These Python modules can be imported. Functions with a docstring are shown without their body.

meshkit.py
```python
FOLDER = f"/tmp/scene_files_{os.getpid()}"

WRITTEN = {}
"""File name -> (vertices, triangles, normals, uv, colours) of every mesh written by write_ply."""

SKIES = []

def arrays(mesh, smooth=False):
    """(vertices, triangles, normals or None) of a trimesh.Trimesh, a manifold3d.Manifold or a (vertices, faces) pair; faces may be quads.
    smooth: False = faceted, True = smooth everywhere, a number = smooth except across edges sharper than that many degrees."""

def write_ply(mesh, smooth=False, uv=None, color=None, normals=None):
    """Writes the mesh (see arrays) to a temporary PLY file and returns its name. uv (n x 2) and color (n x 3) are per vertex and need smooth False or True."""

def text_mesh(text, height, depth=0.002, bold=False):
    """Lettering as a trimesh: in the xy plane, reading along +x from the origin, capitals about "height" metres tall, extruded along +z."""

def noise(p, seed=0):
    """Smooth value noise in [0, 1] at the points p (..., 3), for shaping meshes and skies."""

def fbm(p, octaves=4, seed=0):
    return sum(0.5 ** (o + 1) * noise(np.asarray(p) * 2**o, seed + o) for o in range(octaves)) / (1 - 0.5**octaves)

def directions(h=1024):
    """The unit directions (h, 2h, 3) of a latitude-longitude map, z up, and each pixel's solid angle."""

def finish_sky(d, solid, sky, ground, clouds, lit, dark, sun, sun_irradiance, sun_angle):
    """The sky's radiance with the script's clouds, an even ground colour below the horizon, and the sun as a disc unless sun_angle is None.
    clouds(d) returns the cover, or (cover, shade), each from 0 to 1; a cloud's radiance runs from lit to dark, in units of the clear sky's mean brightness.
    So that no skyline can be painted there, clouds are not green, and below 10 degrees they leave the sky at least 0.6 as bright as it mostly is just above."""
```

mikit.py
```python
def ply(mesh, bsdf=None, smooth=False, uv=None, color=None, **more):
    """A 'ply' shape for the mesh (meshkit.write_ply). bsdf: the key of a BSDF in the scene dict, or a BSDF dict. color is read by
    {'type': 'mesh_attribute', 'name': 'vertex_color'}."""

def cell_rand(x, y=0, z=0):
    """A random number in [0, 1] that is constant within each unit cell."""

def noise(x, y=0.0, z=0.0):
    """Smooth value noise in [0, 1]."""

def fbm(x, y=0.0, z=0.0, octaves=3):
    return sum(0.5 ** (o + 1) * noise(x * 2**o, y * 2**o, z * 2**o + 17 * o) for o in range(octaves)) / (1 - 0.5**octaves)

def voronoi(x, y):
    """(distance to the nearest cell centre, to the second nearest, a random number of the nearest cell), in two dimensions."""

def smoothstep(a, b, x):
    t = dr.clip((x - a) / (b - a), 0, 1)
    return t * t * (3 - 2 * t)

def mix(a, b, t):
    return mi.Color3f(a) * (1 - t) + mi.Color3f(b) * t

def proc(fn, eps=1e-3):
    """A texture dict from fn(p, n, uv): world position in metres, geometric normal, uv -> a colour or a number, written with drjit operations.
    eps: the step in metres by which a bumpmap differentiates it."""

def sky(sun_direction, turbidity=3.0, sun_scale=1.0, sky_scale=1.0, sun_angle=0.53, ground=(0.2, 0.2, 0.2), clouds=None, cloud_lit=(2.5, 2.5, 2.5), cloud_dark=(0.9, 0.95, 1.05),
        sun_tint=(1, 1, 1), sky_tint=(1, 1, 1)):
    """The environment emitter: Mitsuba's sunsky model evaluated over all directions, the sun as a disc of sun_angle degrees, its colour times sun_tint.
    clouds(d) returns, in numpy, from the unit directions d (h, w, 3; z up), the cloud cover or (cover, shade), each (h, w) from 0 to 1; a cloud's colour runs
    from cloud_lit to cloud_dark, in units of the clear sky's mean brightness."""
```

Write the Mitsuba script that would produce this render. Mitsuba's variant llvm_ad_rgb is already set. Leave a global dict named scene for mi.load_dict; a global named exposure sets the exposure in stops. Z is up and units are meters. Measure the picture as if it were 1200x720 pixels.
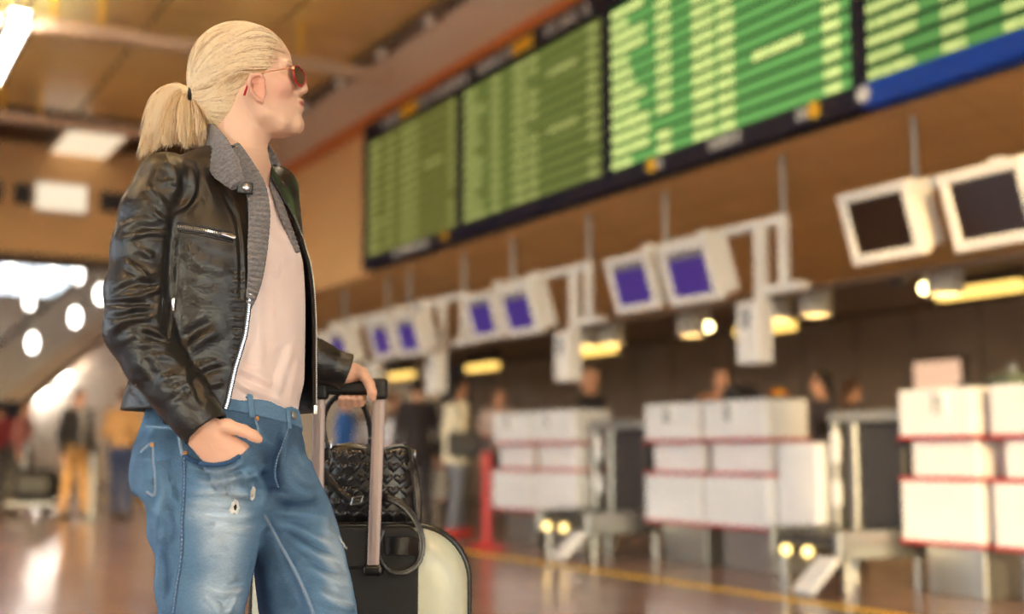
import math, random
import numpy as np, trimesh, manifold3d as m3, drjit as dr
import mitsuba as mi
import mikit, meshkit
from mikit import noise, fbm, cell_rand, smoothstep, mix
from scipy.ndimage import binary_dilation

random.seed(7)
RNG = np.random.default_rng(7)
T = mi.ScalarTransform4f
scene, labels = {}, {}

# ------------------------------------------------------------------ camera, sky, exposure
FPX, CW, CS, EYE, HORIZON, FOCUS = 1500.0, 0.8762, 0.4819, 0.84, 532.0, 2.55
CP, SP = math.cos(math.atan((HORIZON - 360) / FPX)), math.sin(math.atan((HORIZON - 360) / FPX))   # the camera looks up a little
scene['camera'] = {
    'type': 'thinlens', 'fov': math.degrees(2 * math.atan(600 / FPX)), 'fov_axis': 'x',
    'to_world': T().look_at(origin=[0, 0, EYE], target=[CS * CP, CW * CP, EYE + SP], up=[0, 0, 1]),
    'aperture_radius': 0.0145, 'focus_distance': FOCUS, 'near_clip': 0.05, 'far_clip': 500.0}
scene['sky'] = mikit.sky((-0.52, -0.84, 0.19), turbidity=4.0, sun_scale=1.6, sky_scale=7.8, sun_angle=1.2, sky_tint=(0.93, 0.99, 1.12), sun_tint=(0.9, 1.0, 1.14),
                         clouds=lambda d: np.clip(meshkit.fbm(d * 3.0 + 5.0, 4) * 2.2 - 0.55, 0, 1) * 0.8, cloud_lit=(1.6, 1.68, 1.85), cloud_dark=(1.02, 1.1, 1.25))
exposure = 1.95
LAMP, ADDED_UPLIGHT, STRIP = 6.0, 24.0, 0.5      # radiance of the ceiling lamps, their added upward glow and of the lamps behind the counters


# ------------------------------------------------------------------ helpers
def cam(x, d, z):
    """A point given to the right of, ahead of and above the ground below the camera, in the hall's axes."""
    return np.array([CW * x + CS * d, -CS * x + CW * d, z])


def at(u, v, d):
    """The point seen at pixel (u, v) at the distance d, in camera axes (right, ahead, up)."""
    q = (360.0 - v) / FPX
    f = CP - SP * q
    return np.array([(u - 600.0) / FPX / f * d, d, EYE + (SP + CP * q) / f * d])


def C2W(V):
    V = np.asarray(V, float)
    return np.stack([CW * V[..., 0] + CS * V[..., 1], -CS * V[..., 0] + CW * V[..., 1], V[..., 2]], -1)


def hit(u, v, X):
    """Distance along the hall and height at which the pixel's line of sight meets the plane of constant X."""
    p = C2W(at(u, v, 1.0) - [0, 0, EYE])
    return p[1] * X / p[0], EYE + p[2] * X / p[0]


def floor_at(u, v):
    p = at(u, v, 1.0) - [0, 0, EYE]
    return C2W(p * (-EYE / p[2]))


def along(u, X, v=500.0):
    return hit(u, v, X)[0]


used = {}


def key(name, parent=None):
    full = parent + '__' + name if parent else name
    n = used.get(full, 0)
    used[full] = n + 1
    return full if n == 0 else f'{full}_{n:03d}'


def srgb(r, g, b):
    return [float(((c / 255 + 0.055) / 1.055) ** 2.4 if c > 10 else c / 255 / 12.92) for c in (r, g, b)]


def rgb(c):
    return {'type': 'rgb', 'value': [float(x) for x in c]}


def mat(name, color, rough=0.5, **kw):
    base = color if isinstance(color, dict) else rgb(color)
    scene[name] = {'type': 'twosided', 'bsdf': {'type': 'principled', 'base_color': base, 'roughness': rough, **kw}}
    return name


def bump(name, color, rough, fn, scale=1.0, eps=1e-3, **kw):
    base = color if isinstance(color, dict) else rgb(color)
    scene[name] = {'type': 'twosided', 'bsdf': {'type': 'bumpmap', 'arbitrary': mikit.proc(fn, eps), 'scale': scale,
                   'bsdf': {'type': 'principled', 'base_color': base, 'roughness': rough, **kw}}}
    return name


def put(name, mesh, m, parent=None, label=None, cat=None, group=None, kind=None, smooth=35, emit=None, uv=None, pose=None):
    """One entry of the scene; mesh may be a ready ply dict."""
    k = key(name, parent)
    d = dict(mesh) if isinstance(mesh, dict) else mikit.ply(mesh, m, smooth=smooth, uv=uv)
    if isinstance(mesh, dict) and m:
        d['bsdf'] = {'type': 'ref', 'id': m}
    if emit is not None:
        d['emitter'] = {'type': 'area', 'radiance': rgb(emit) if isinstance(emit, (list, tuple)) else emit}
    if pose is not None:
        d['to_world'] = pose
    scene[k] = d
    say(k, label, cat, group, kind)
    return k


def say(k, label=None, cat=None, group=None, kind=None):
    e = {n: v for n, v in (('label', label), ('category', cat), ('group', group), ('kind', kind)) if v}
    if e:
        labels[k] = {**labels.get(k, {}), **e}


def thing(name, label, cat, group=None, kind=None):
    k = key(name)
    say(k, label, cat, group, kind)
    return k


def cbox(x0, x1, y0, y1, z0, z1, r=0.008):
    """A box with chamfered edges."""
    c = np.array([(x0 + x1) / 2, (y0 + y1) / 2, (z0 + z1) / 2])
    h = np.abs([x1 - x0, y1 - y0, z1 - z0]) / 2
    r = min(r, 0.45 * h.min())
    pts = []
    for s in np.ndindex(2, 2, 2):
        s = np.array(s) * 2 - 1
        for k in range(3):
            q = h - r
            q[k] = h[k]
            pts.append(c + s * q)
    return trimesh.PointCloud(np.array(pts)).convex_hull


def rbox(x0, x1, y0, y1, z0, z1, r=0.02, seg=16):
    """A rounded box."""
    c = np.array([(x0 + x1) / 2, (y0 + y1) / 2, (z0 + z1) / 2])
    h = np.abs([x1 - x0, y1 - y0, z1 - z0]) / 2
    r = min(r, 0.98 * h.min())
    s = m3.Manifold.sphere(r, seg)
    return m3.Manifold.batch_hull([s.translate(tuple(c + (np.array(k) * 2 - 1) * (h - r))) for k in np.ndindex(2, 2, 2)])


def tm(m):
    """trimesh of a manifold."""
    if hasattr(m, 'to_mesh'):
        q = m.to_mesh()
        return trimesh.Trimesh(q.vert_properties[:, :3], q.tri_verts, process=False)
    return m


def join(*ms):
    return trimesh.util.concatenate([tm(m) for m in ms])


def smooth_path(pts, n=40):
    """Catmull-Rom through the points (any number of columns)."""
    p = np.asarray(pts, float)
    q = np.vstack([2 * p[0] - p[1], p, 2 * p[-1] - p[-2]])
    t = np.linspace(0, len(p) - 1 - 1e-9, n)
    i, f = t.astype(int), (t % 1)[:, None]
    a, b, c, d = q[i], q[i + 1], q[i + 2], q[i + 3]
    return 0.5 * (2 * b + (c - a) * f + (2 * a - 5 * b + 4 * c - d) * f**2 + (3 * b - a - 3 * c + d) * f**3)


def sweep(path, rx, ry=None, sides=10, up=(0, 0, 1), closed=False, cap=True, square=False):
    """A tube along a polyline with (possibly flat) cross-section; rx across, ry along the carried 'up'."""
    p = np.asarray(path, float)
    n = len(p)
    rx = np.broadcast_to(rx, (n,))
    ry = rx if ry is None else np.broadcast_to(ry, (n,))
    t = np.roll(p, -1, 0) - np.roll(p, 1, 0) if closed else np.gradient(p, axis=0)
    t /= np.linalg.norm(t, axis=1, keepdims=True) + 1e-12
    u = np.zeros_like(p)
    a = np.asarray(up, float) if np.ndim(up) == 1 else None
    for i in range(n):
        w = a if a is not None else np.asarray(up[i], float)
        w = w - t[i] * (w @ t[i])
        if np.linalg.norm(w) < 1e-3:
            w = np.cross(t[i], [1, 0, 0.1])
        u[i] = w / np.linalg.norm(w)
        if a is not None:
            a = u[i]
    s = np.cross(t, u)
    ang = (np.arange(sides) + 0.5) * 2 * np.pi / sides
    ca, sa = np.cos(ang), np.sin(ang)
    if square:
        k = np.maximum(np.abs(ca), np.abs(sa)) ** 0.85
        ca, sa = ca / k, sa / k
    v = p[:, None] + (rx[:, None] * ca)[..., None] * s[:, None] + (ry[:, None] * sa)[..., None] * u[:, None]
    i, j = np.meshgrid(np.arange(n if closed else n - 1), np.arange(sides), indexing='ij')
    i2, j2 = (i + 1) % n, (j + 1) % sides
    q = np.stack([i * sides + j, i2 * sides + j, i2 * sides + j2, i * sides + j2], -1).reshape(-1, 4)
    f = np.vstack([q[:, [0, 2, 1]], q[:, [0, 3, 2]]])
    v = v.reshape(-1, 3)
    if cap and not closed:
        b, e = len(v), len(v) + 1
        v = np.vstack([v, p[:1], p[-1:]])
        k = np.arange(sides)
        f = np.vstack([f, np.stack([k * 0 + b, k, (k + 1) % sides], 1), np.stack([k * 0 + e, (n - 1) * sides + (k + 1) % sides, (n - 1) * sides + k], 1)])
    mesh = trimesh.Trimesh(v, f, process=False)
    if mesh.volume < 0:
        mesh.invert()
    return mesh


def lathe(profile, seg=24, at_=(0, 0, 0)):
    m = trimesh.creation.revolve(np.asarray(profile, float), sections=seg)
    m.apply_translation(at_)
    return m


def rod(a, b, r, sides=10):
    return sweep(np.array([a, b], float), r, sides=sides, up=(0.31, 0.77, 0.55))


def panel(poly, z0, z1):
    from shapely.geometry import Polygon
    m = trimesh.creation.extrude_polygon(Polygon(poly), z1 - z0, engine='earcut')
    m.apply_translation([0, 0, z0])
    return m


def glyphs(width, height, n, depth=0.004, seed=0, words=2):
    """Blurred small lettering that cannot be read in the photograph: strokes of letter size, in the xz plane, along +x."""
    r = np.random.default_rng(seed)
    w, parts = width / n, []
    gaps = set(r.integers(2, max(3, n - 1), words - 1).tolist()) if words > 1 else set()
    for i in range(n):
        if i in gaps:
            continue
        x = i * w
        t = 0.2 * w
        parts.append(trimesh.creation.box(bounds=[[x, 0, 0], [x + t, depth, height]]))
        if r.random() < 0.7:
            parts.append(trimesh.creation.box(bounds=[[x + 0.5 * w, 0, 0], [x + 0.5 * w + t, depth, height * r.choice([0.6, 1.0])]]))
        for zz in (0, 0.45, 0.85):
            if r.random() < 0.6:
                parts.append(trimesh.creation.box(bounds=[[x, 0, zz * height], [x + 0.7 * w, depth, (zz + 0.15) * height]]))
    return trimesh.util.concatenate(parts)


def turn(mesh, m4):
    mesh = tm(mesh).copy()
    mesh.apply_transform(m4)
    return mesh


def frame(origin, ex, ey, ez):
    m = np.eye(4)
    m[:3, 0], m[:3, 1], m[:3, 2], m[:3, 3] = ex, ey, ez, origin
    return m


# ------------------------------------------------------------------ shapes from distance fields
def grid(lo, hi, h):
    lo, hi = np.asarray(lo, float), np.asarray(hi, float)
    n = np.ceil((hi - lo) / h).astype(int) + 1
    ax = [lo[k] + h * np.arange(n[k]) for k in range(3)]
    return np.stack(np.meshgrid(*ax, indexing='ij'), -1).astype(np.float32), lo, h


def nets(F, lo, h):
    """Naive surface nets of the zero set of F."""
    F = np.where(np.abs(F) < 1e-9, 1e-9, F).astype(np.float32)
    s = F < 0
    nx, ny, nz = F.shape
    cnt = np.zeros((nx - 1, ny - 1, nz - 1), np.int8)
    for a, b, c in np.ndindex(2, 2, 2):
        cnt += s[a:nx - 1 + a, b:ny - 1 + b, c:nz - 1 + c]
    act = (cnt > 0) & (cnt < 8)
    idx = np.full(act.shape, -1, np.int64)
    I = np.argwhere(act)
    idx[act] = np.arange(len(I))
    acc, num = np.zeros((len(I), 3)), np.zeros(len(I))
    corners = list(np.ndindex(2, 2, 2))
    val = {c: F[I[:, 0] + c[0], I[:, 1] + c[1], I[:, 2] + c[2]] for c in corners}
    for a in corners:
        for k in range(3):
            if a[k] == 0:
                b = tuple(1 if q == k else a[q] for q in range(3))
                cross = (val[a] < 0) != (val[b] < 0)
                t = np.where(cross, val[a] / np.where(cross, val[a] - val[b], 1), 0)
                p = np.tile(np.array(a, float), (len(I), 1))
                p[:, k] += t
                acc += np.where(cross[:, None], p, 0)
                num += cross
    V = (I + acc / num[:, None]) * h + lo
    Q = []
    for k in range(3):
        sl0, sl1 = [slice(None)] * 3, [slice(None)] * 3
        sl0[k], sl1[k] = slice(0, -1), slice(1, None)
        a, b = s[tuple(sl0)], s[tuple(sl1)]
        E = np.argwhere(a != b)
        i, j = (k + 1) % 3, (k + 2) % 3
        ok = (E[:, i] > 0) & (E[:, j] > 0) & (E[:, i] < F.shape[i] - 1) & (E[:, j] < F.shape[j] - 1)
        E = E[ok]
        first = a[tuple(E.T)]
        def cell(di, dj):
            e = E.copy()
            e[:, i] -= di
            e[:, j] -= dj
            return idx[tuple(e.T)]
        q = np.stack([cell(1, 1), cell(0, 1), cell(0, 0), cell(1, 0)], 1)
        q[~first] = q[~first][:, ::-1]
        Q.append(q)
    Q = np.vstack(Q)
    Q = Q[(Q >= 0).all(1)]
    return trimesh.Trimesh(V, np.vstack([Q[:, [0, 1, 2]], Q[:, [0, 2, 3]]]), process=False)


def smin(a, b, k):
    h = np.clip(0.5 + 0.5 * (b - a) / k, 0, 1)
    return b + (a - b) * h - k * h * (1 - h)


def smax(a, b, k):
    return -smin(-a, -b, k)


def s_ell(P, c, r, R=None):
    """Ellipsoid; R: rows are its axes."""
    q = P - np.asarray(c, np.float32)
    if R is not None:
        q = q @ np.asarray(R, np.float32).T
    r = np.asarray(r, np.float32)
    k0 = np.linalg.norm(q / r, axis=-1)
    k1 = np.linalg.norm(q / (r * r), axis=-1) + 1e-9
    return k0 * (k0 - 1) / k1


def s_cone(P, a, b, ra, rb):
    """Capsule from a to b whose radius runs from ra to rb."""
    a, b = np.asarray(a, np.float32), np.asarray(b, np.float32)
    ab = b - a
    t = np.clip(((P - a) @ ab) / (ab @ ab + 1e-12), 0, 1)
    q = P - a - t[..., None] * ab
    return np.sqrt((q * q).sum(-1)) - (ra + (rb - ra) * t)


def s_chain(P, pts, k=0.0):
    """pts: rows x, y, z, r."""
    d = None
    for p, q in zip(pts[:-1], pts[1:]):
        e = s_cone(P, p[:3], q[:3], p[3], q[3])
        d = e if d is None else (smin(d, e, k) if k else np.minimum(d, e))
    return d


def s_loft(P, rows, ax=0):
    """Stack of ellipses: rows of (z, cx, cy, a, b, yaw of the a axis in degrees, exponent); x, y, z of P."""
    rows = np.asarray(rows, float)
    rows = rows[np.argsort(rows[:, 0])]
    from scipy.interpolate import PchipInterpolator
    z = P[..., 2]
    zz = z[0, 0, :] if P.ndim == 4 else z
    f = PchipInterpolator(rows[:, 0], rows[:, 1:])(np.clip(zz, rows[0, 0], rows[-1, 0]))
    cx, cy, a, b, yaw, n = (f[..., i].astype(np.float32) for i in range(6))
    ca, sa = np.cos(np.radians(yaw)), np.sin(np.radians(yaw))
    x, y = P[..., 0] - cx, P[..., 1] - cy
    p, q = x * ca + y * sa, -x * sa + y * ca
    k0 = (np.abs(p / a) ** n + np.abs(q / b) ** n + 1e-9) ** (1 / n)
    k1 = np.sqrt((p / a**2) ** 2 + (q / b**2) ** 2) / np.maximum(np.sqrt((p / a) ** 2 + (q / b) ** 2), 1e-6)
    d = (k0 - 1) / np.maximum(k1, 1e-3)
    return np.maximum(d, np.maximum(rows[0, 0] - z, z - rows[-1, 0]))


def relax(mesh, n=8):
    """Taubin smoothing."""
    from scipy.sparse import coo_matrix, diags
    f, v = np.asarray(mesh.faces), np.array(mesh.vertices)
    i, j = np.concatenate([f[:, 0], f[:, 1], f[:, 2]]), np.concatenate([f[:, 1], f[:, 2], f[:, 0]])
    w = coo_matrix((np.ones(len(i)), (i, j)), (len(v), len(v))).tocsr()
    w = w + w.T
    w.data[:] = 1
    w = diags(1 / np.maximum(np.asarray(w.sum(1)).ravel(), 1)) @ w
    for _ in range(n):
        v = v + 0.5 * (w @ v - v)
        v = v - 0.52 * (w @ v - v)
    return trimesh.Trimesh(v, f, process=False)


def vnormals(mesh):
    v, f = mesh.vertices, mesh.faces
    fn = np.cross(v[f[:, 1]] - v[f[:, 0]], v[f[:, 2]] - v[f[:, 0]])
    n = np.zeros_like(v)
    for k in range(3):
        np.add.at(n, f[:, k], fn)
    return n / (np.linalg.norm(n, axis=1, keepdims=True) + 1e-20)


def keep_largest(mesh):
    p = mesh.split(only_watertight=False)
    return max(p, key=lambda q: len(q.faces)) if len(p) > 1 else mesh


def sculpt(fn, lo, hi, h, ratio=4, reach=2.2):
    """Surface of fn(points) < 0: a coarse pass finds where the surface runs, a fine pass samples only there."""
    lo, hi = np.asarray(lo, float), np.asarray(hi, float)
    H = h * ratio
    nc = np.ceil((hi - lo) / H).astype(int) + 1
    ax = [lo[k] + H * np.arange(nc[k]) for k in range(3)]
    C = fn(np.stack(np.meshgrid(*ax, indexing='ij'), -1).astype(np.float32).reshape(-1, 3)).reshape(nc)
    near = binary_dilation(np.abs(C) < reach * H, iterations=1)
    F = np.repeat(np.repeat(np.repeat(C, ratio, 0), ratio, 1), ratio, 2).astype(np.float32)
    M = np.repeat(np.repeat(np.repeat(near, ratio, 0), ratio, 1), ratio, 2)
    # a block's samples start at its coarse sample; shift so that the blocks are centred on it
    off = ratio // 2
    I = np.argwhere(M)
    P = (lo + (I - off) * h).astype(np.float32)
    out = np.empty(len(P), np.float32)
    for a in range(0, len(P), 400000):
        out[a:a + 400000] = fn(P[a:a + 400000])
    F[M] = out
    return nets(F, lo - off * h, h)


def pix(V):
    """Pixel of points in camera axes."""
    V = np.asarray(V, float)
    z = V[..., 2] - EYE
    f = V[..., 1] * CP + z * SP
    return np.stack([600 + FPX * V[..., 0] / f, 360 - FPX * (-V[..., 1] * SP + z * CP) / f], -1)


def polydist(Q, line):
    """Distance of 2-D or 3-D points to a polyline, and how far along it (0 to 1) the nearest point lies."""
    line = np.asarray(line, float)
    seg = np.linalg.norm(np.diff(line, axis=0), axis=1)
    cum = np.concatenate([[0], np.cumsum(seg)])
    best, where = np.full(len(Q), 1e9), np.zeros(len(Q))
    for i in range(len(seg)):
        ab = line[i + 1] - line[i]
        t = np.clip(((Q - line[i]) @ ab) / (ab @ ab + 1e-12), 0, 1)
        d = np.linalg.norm(Q - line[i] - t[:, None] * ab, axis=1)
        better = d < best
        best[better], where[better] = d[better], (cum[i] + t[better] * seg[i]) / cum[-1]
    return best, where


def folds(mesh, items, facing=0.0):
    """Presses folds into the side of a cloth mesh that faces the camera: items of (points on the picture, height in mm, half width in px)."""
    V, N = mesh.vertices.view(np.ndarray).copy(), vnormals(mesh)
    eye = V - np.array([0, 0, EYE])
    eye /= np.linalg.norm(eye, axis=1, keepdims=True)
    look = smooth01(-(N * eye).sum(1), facing - 0.05, facing + 0.25)
    Q = pix(V)
    disp = np.zeros(len(V))
    for pts, amp, w in items:
        line = smooth_path(np.asarray(pts, float), 6 * len(pts)) if len(pts) > 2 else np.asarray(pts, float)
        lo, hi = line.min(0) - 4 * w, line.max(0) + 4 * w
        s = np.nonzero(((Q > lo) & (Q < hi)).all(1) & (look > 0))[0]
        if not len(s):
            continue
        d, t = polydist(Q[s], line)
        disp[s] += amp * 1e-3 * (np.exp(-(d / w) ** 2) - 0.45 * np.exp(-((d - 2.0 * w) / w) ** 2)) * np.clip(np.minimum(t, 1 - t) * 4 + 0.25, 0, 1)
    mesh.vertices = V + N * (disp * look)[:, None]
    return mesh


def smooth01(x, a, b):
    t = np.clip((x - a) / (b - a), 0, 1)
    return t * t * (3 - 2 * t)


def drape(mesh, pts, n=40, off=0.001, smooth=True):
    """Points of a picture polyline laid on the near side of a mesh (camera axes), and the normals there."""
    line = smooth_path(np.asarray(pts, float), n) if smooth and len(pts) > 2 else np.stack([np.interp(np.linspace(0, len(pts) - 1, n), np.arange(len(pts)), np.asarray(pts, float)[:, k]) for k in range(2)], 1)
    o = np.array([0, 0, EYE])
    D = np.array([at(u, v, 1.0) - o for u, v in line])
    D /= np.linalg.norm(D, axis=1, keepdims=True)
    loc, ray, tri = mesh.ray.intersects_location(np.tile(o, (n, 1)), D, multiple_hits=False)
    order = np.argsort(ray)
    loc, tri = loc[order], tri[order]
    nor = mesh.face_normals[tri]
    flip = (nor * (loc - o)).sum(1) > 0
    nor[flip] *= -1
    if len(nor) > 4:
        k = np.array([1, 2, 3, 2, 1]) / 9
        nor = np.stack([np.convolve(np.pad(nor[:, i], 2, 'edge'), k, 'valid') for i in range(3)], 1)
        nor /= np.linalg.norm(nor, axis=1, keepdims=True)
    return loc + nor * off, nor

# ------------------------------------------------------------------ materials of the hall
bump('granite', mikit.proc(lambda p, n, uv: mix(srgb(104, 82, 74), srgb(130, 106, 96), fbm(p.x * 3, p.y * 3, 0, 3)) * (0.86 + 0.28 * noise(p.x * 90, p.y * 90, 0))
     * (1 - 0.18 * (smoothstep(0.49, 0.495, dr.abs(p.x / 0.6 - dr.floor(p.x / 0.6) - 0.5)) + smoothstep(0.49, 0.495, dr.abs(p.y / 0.6 - dr.floor(p.y / 0.6) - 0.5))))),
     0.17, lambda p, n, uv: fbm(p.x * 1.5, p.y * 1.5, 0, 3), 0.006, specular=0.65)
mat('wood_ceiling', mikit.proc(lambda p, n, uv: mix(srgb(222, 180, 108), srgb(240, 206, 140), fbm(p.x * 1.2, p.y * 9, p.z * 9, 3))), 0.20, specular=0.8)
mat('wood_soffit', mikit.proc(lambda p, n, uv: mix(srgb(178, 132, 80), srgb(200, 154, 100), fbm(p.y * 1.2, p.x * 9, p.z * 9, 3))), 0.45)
mat('dark_joint', srgb(60, 42, 28), 0.7)
mat('fascia', srgb(218, 190, 166), 0.6)
mat('orange_rail', srgb(205, 112, 45), 0.45)
mat('tan_wall', srgb(232, 186, 130), 0.6)
mat('brown_dark', srgb(88, 72, 60), 0.6)
mat('back_panel', mikit.proc(lambda p, n, uv: mix(srgb(140, 120, 106), srgb(164, 144, 130), fbm(p.y * 2, p.z * 2, 0, 3))), 0.5)
mat('dark_ceiling', srgb(120, 102, 90), 0.7)
mat('plaster', srgb(224, 212, 200), 0.8)
mat('white_lacquer', srgb(226, 226, 230), 0.35, specular=0.5)
mat('white_plastic', srgb(232, 230, 228), 0.4)
mat('red_trim', srgb(176, 48, 52), 0.4)
mat('steel', srgb(176, 178, 178), 0.32, metallic=0.85)
mat('grey_metal', srgb(150, 152, 154), 0.4, metallic=0.4)
mat('charcoal', srgb(44, 44, 48), 0.5)
mat('black', srgb(22, 21, 22), 0.5)
mat('board_black', srgb(18, 20, 16), 0.9, specular=0.1)
mat('screen_dark', srgb(34, 24, 22), 0.12)
mat('navy', srgb(12, 16, 42), 0.6, specular=0.2)
mat('blue', srgb(8, 62, 170), 0.6, specular=0.2)
mat('yellow', srgb(240, 186, 30), 0.5)
mat('print_white', srgb(235, 235, 235), 0.6)
mat('print_grey', srgb(110, 116, 130), 0.6)
mat('lamp_shell', srgb(222, 216, 205), 0.5)
mat('yellow_tape', srgb(226, 178, 44), 0.6)
mat('mullion', srgb(150, 146, 140), 0.5)
scene['pane'] = {'type': 'thindielectric', 'int_ior': 1.5}

# ------------------------------------------------------------------ the shell of the hall
X0, XF, XB, Y0, YB, Y1 = -8.0, 5.5, 10.6, -8.0, 20.0, 42.0
ZC = 5.42
put('floor', cbox(X0, XB, Y0, Y1, -0.12, 0, 0.001), 'granite', kind='structure')
put('ceiling', cbox(X0, XF + 0.2, Y0, YB + 0.2, ZC + 0.06, ZC + 0.2, 0.001), 'dark_joint', kind='structure')
row = mikit.ply(cbox(0, 1.18, 0, 2.38, 0, 0.05, 0.006), 'wood_ceiling')
for i in range(11):
    for j in range(12):
        x, y = X0 + 0.05 + 1.22 * i, -8.9 + 2.42 * j
        if x + 1.2 < XF + 0.1 and y + 2.4 < YB + 0.1 and y > Y0:
            put('ceiling_panel', row, None, 'ceiling', pose=T().translate([x, y, ZC + 0.004 * ((i * 7 + j * 3) % 3)]))
# the fascia above the check-in row
put('wall_right', join(cbox(XF, XF + 0.15, Y0, YB + 0.2, 4.69, ZC + 0.1, 0.002), cbox(XF + 0.05, XF + 0.2, Y0, YB + 0.2, 2.86, 4.69, 0.002)), 'fascia', kind='structure')
put('trim_1', cbox(XF - 0.06, XF + 0.1, Y0, YB + 0.2, 4.54, 4.69, 0.01), 'orange_rail', kind='structure')
put('trim_2', cbox(XF - 0.10, XF + 0.02, Y0, YB, ZC - 0.13, ZC - 0.01, 0.01), 'brown_dark', kind='structure')
put('wall_right_end', cbox(XF, XF + 0.06, 13.25, YB + 0.2, 2.86, 4.54, 0.002), 'tan_wall', kind='structure')
# soffit that slopes down over the counters, in panels
sx0, sz0, sx1, sz1 = XF + 0.02, 2.86, 7.2, 2.2
L = math.hypot(sx1 - sx0, sz0 - sz1)
ey = np.array([sx1 - sx0, 0, sz1 - sz0]) / L
sof = frame((sx0, 0, sz0), [0, 1, 0], ey, np.cross([0, 1, 0], ey))
put('ceiling_soffit', turn(cbox(Y0, YB + 0.3, 0.07, L, -0.10, -0.03, 0.002), sof), 'dark_joint', kind='structure')
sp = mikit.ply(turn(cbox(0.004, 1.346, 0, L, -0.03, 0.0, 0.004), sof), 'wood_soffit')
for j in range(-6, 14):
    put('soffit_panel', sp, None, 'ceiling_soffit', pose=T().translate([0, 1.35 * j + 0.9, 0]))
put('ceiling_low', cbox(sx1 - 0.1, XB, Y0, YB + 1, 2.42, 2.52, 0.002), 'dark_ceiling', kind='structure')
put('trim_3', cbox(sx1 - 0.02, sx1 + 0.06, Y0, YB + 1, 2.17, 2.5, 0.005), 'dark_ceiling', kind='structure')
put('wall_back', cbox(XB, XB + 0.15, Y0, Y1, 0, 4.2, 0.002), 'brown_dark', kind='structure')
bp = mikit.ply(cbox(-0.03, 0, 0.01, 0.88, 0.05, 2.4, 0.004), 'back_panel')
for j in range(32):
    put('wall_panel', bp, None, 'wall_back', pose=T().translate([XB - 0.01 * (j % 3 == 1), -7.9 + 0.9 * j, 0]))
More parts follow.
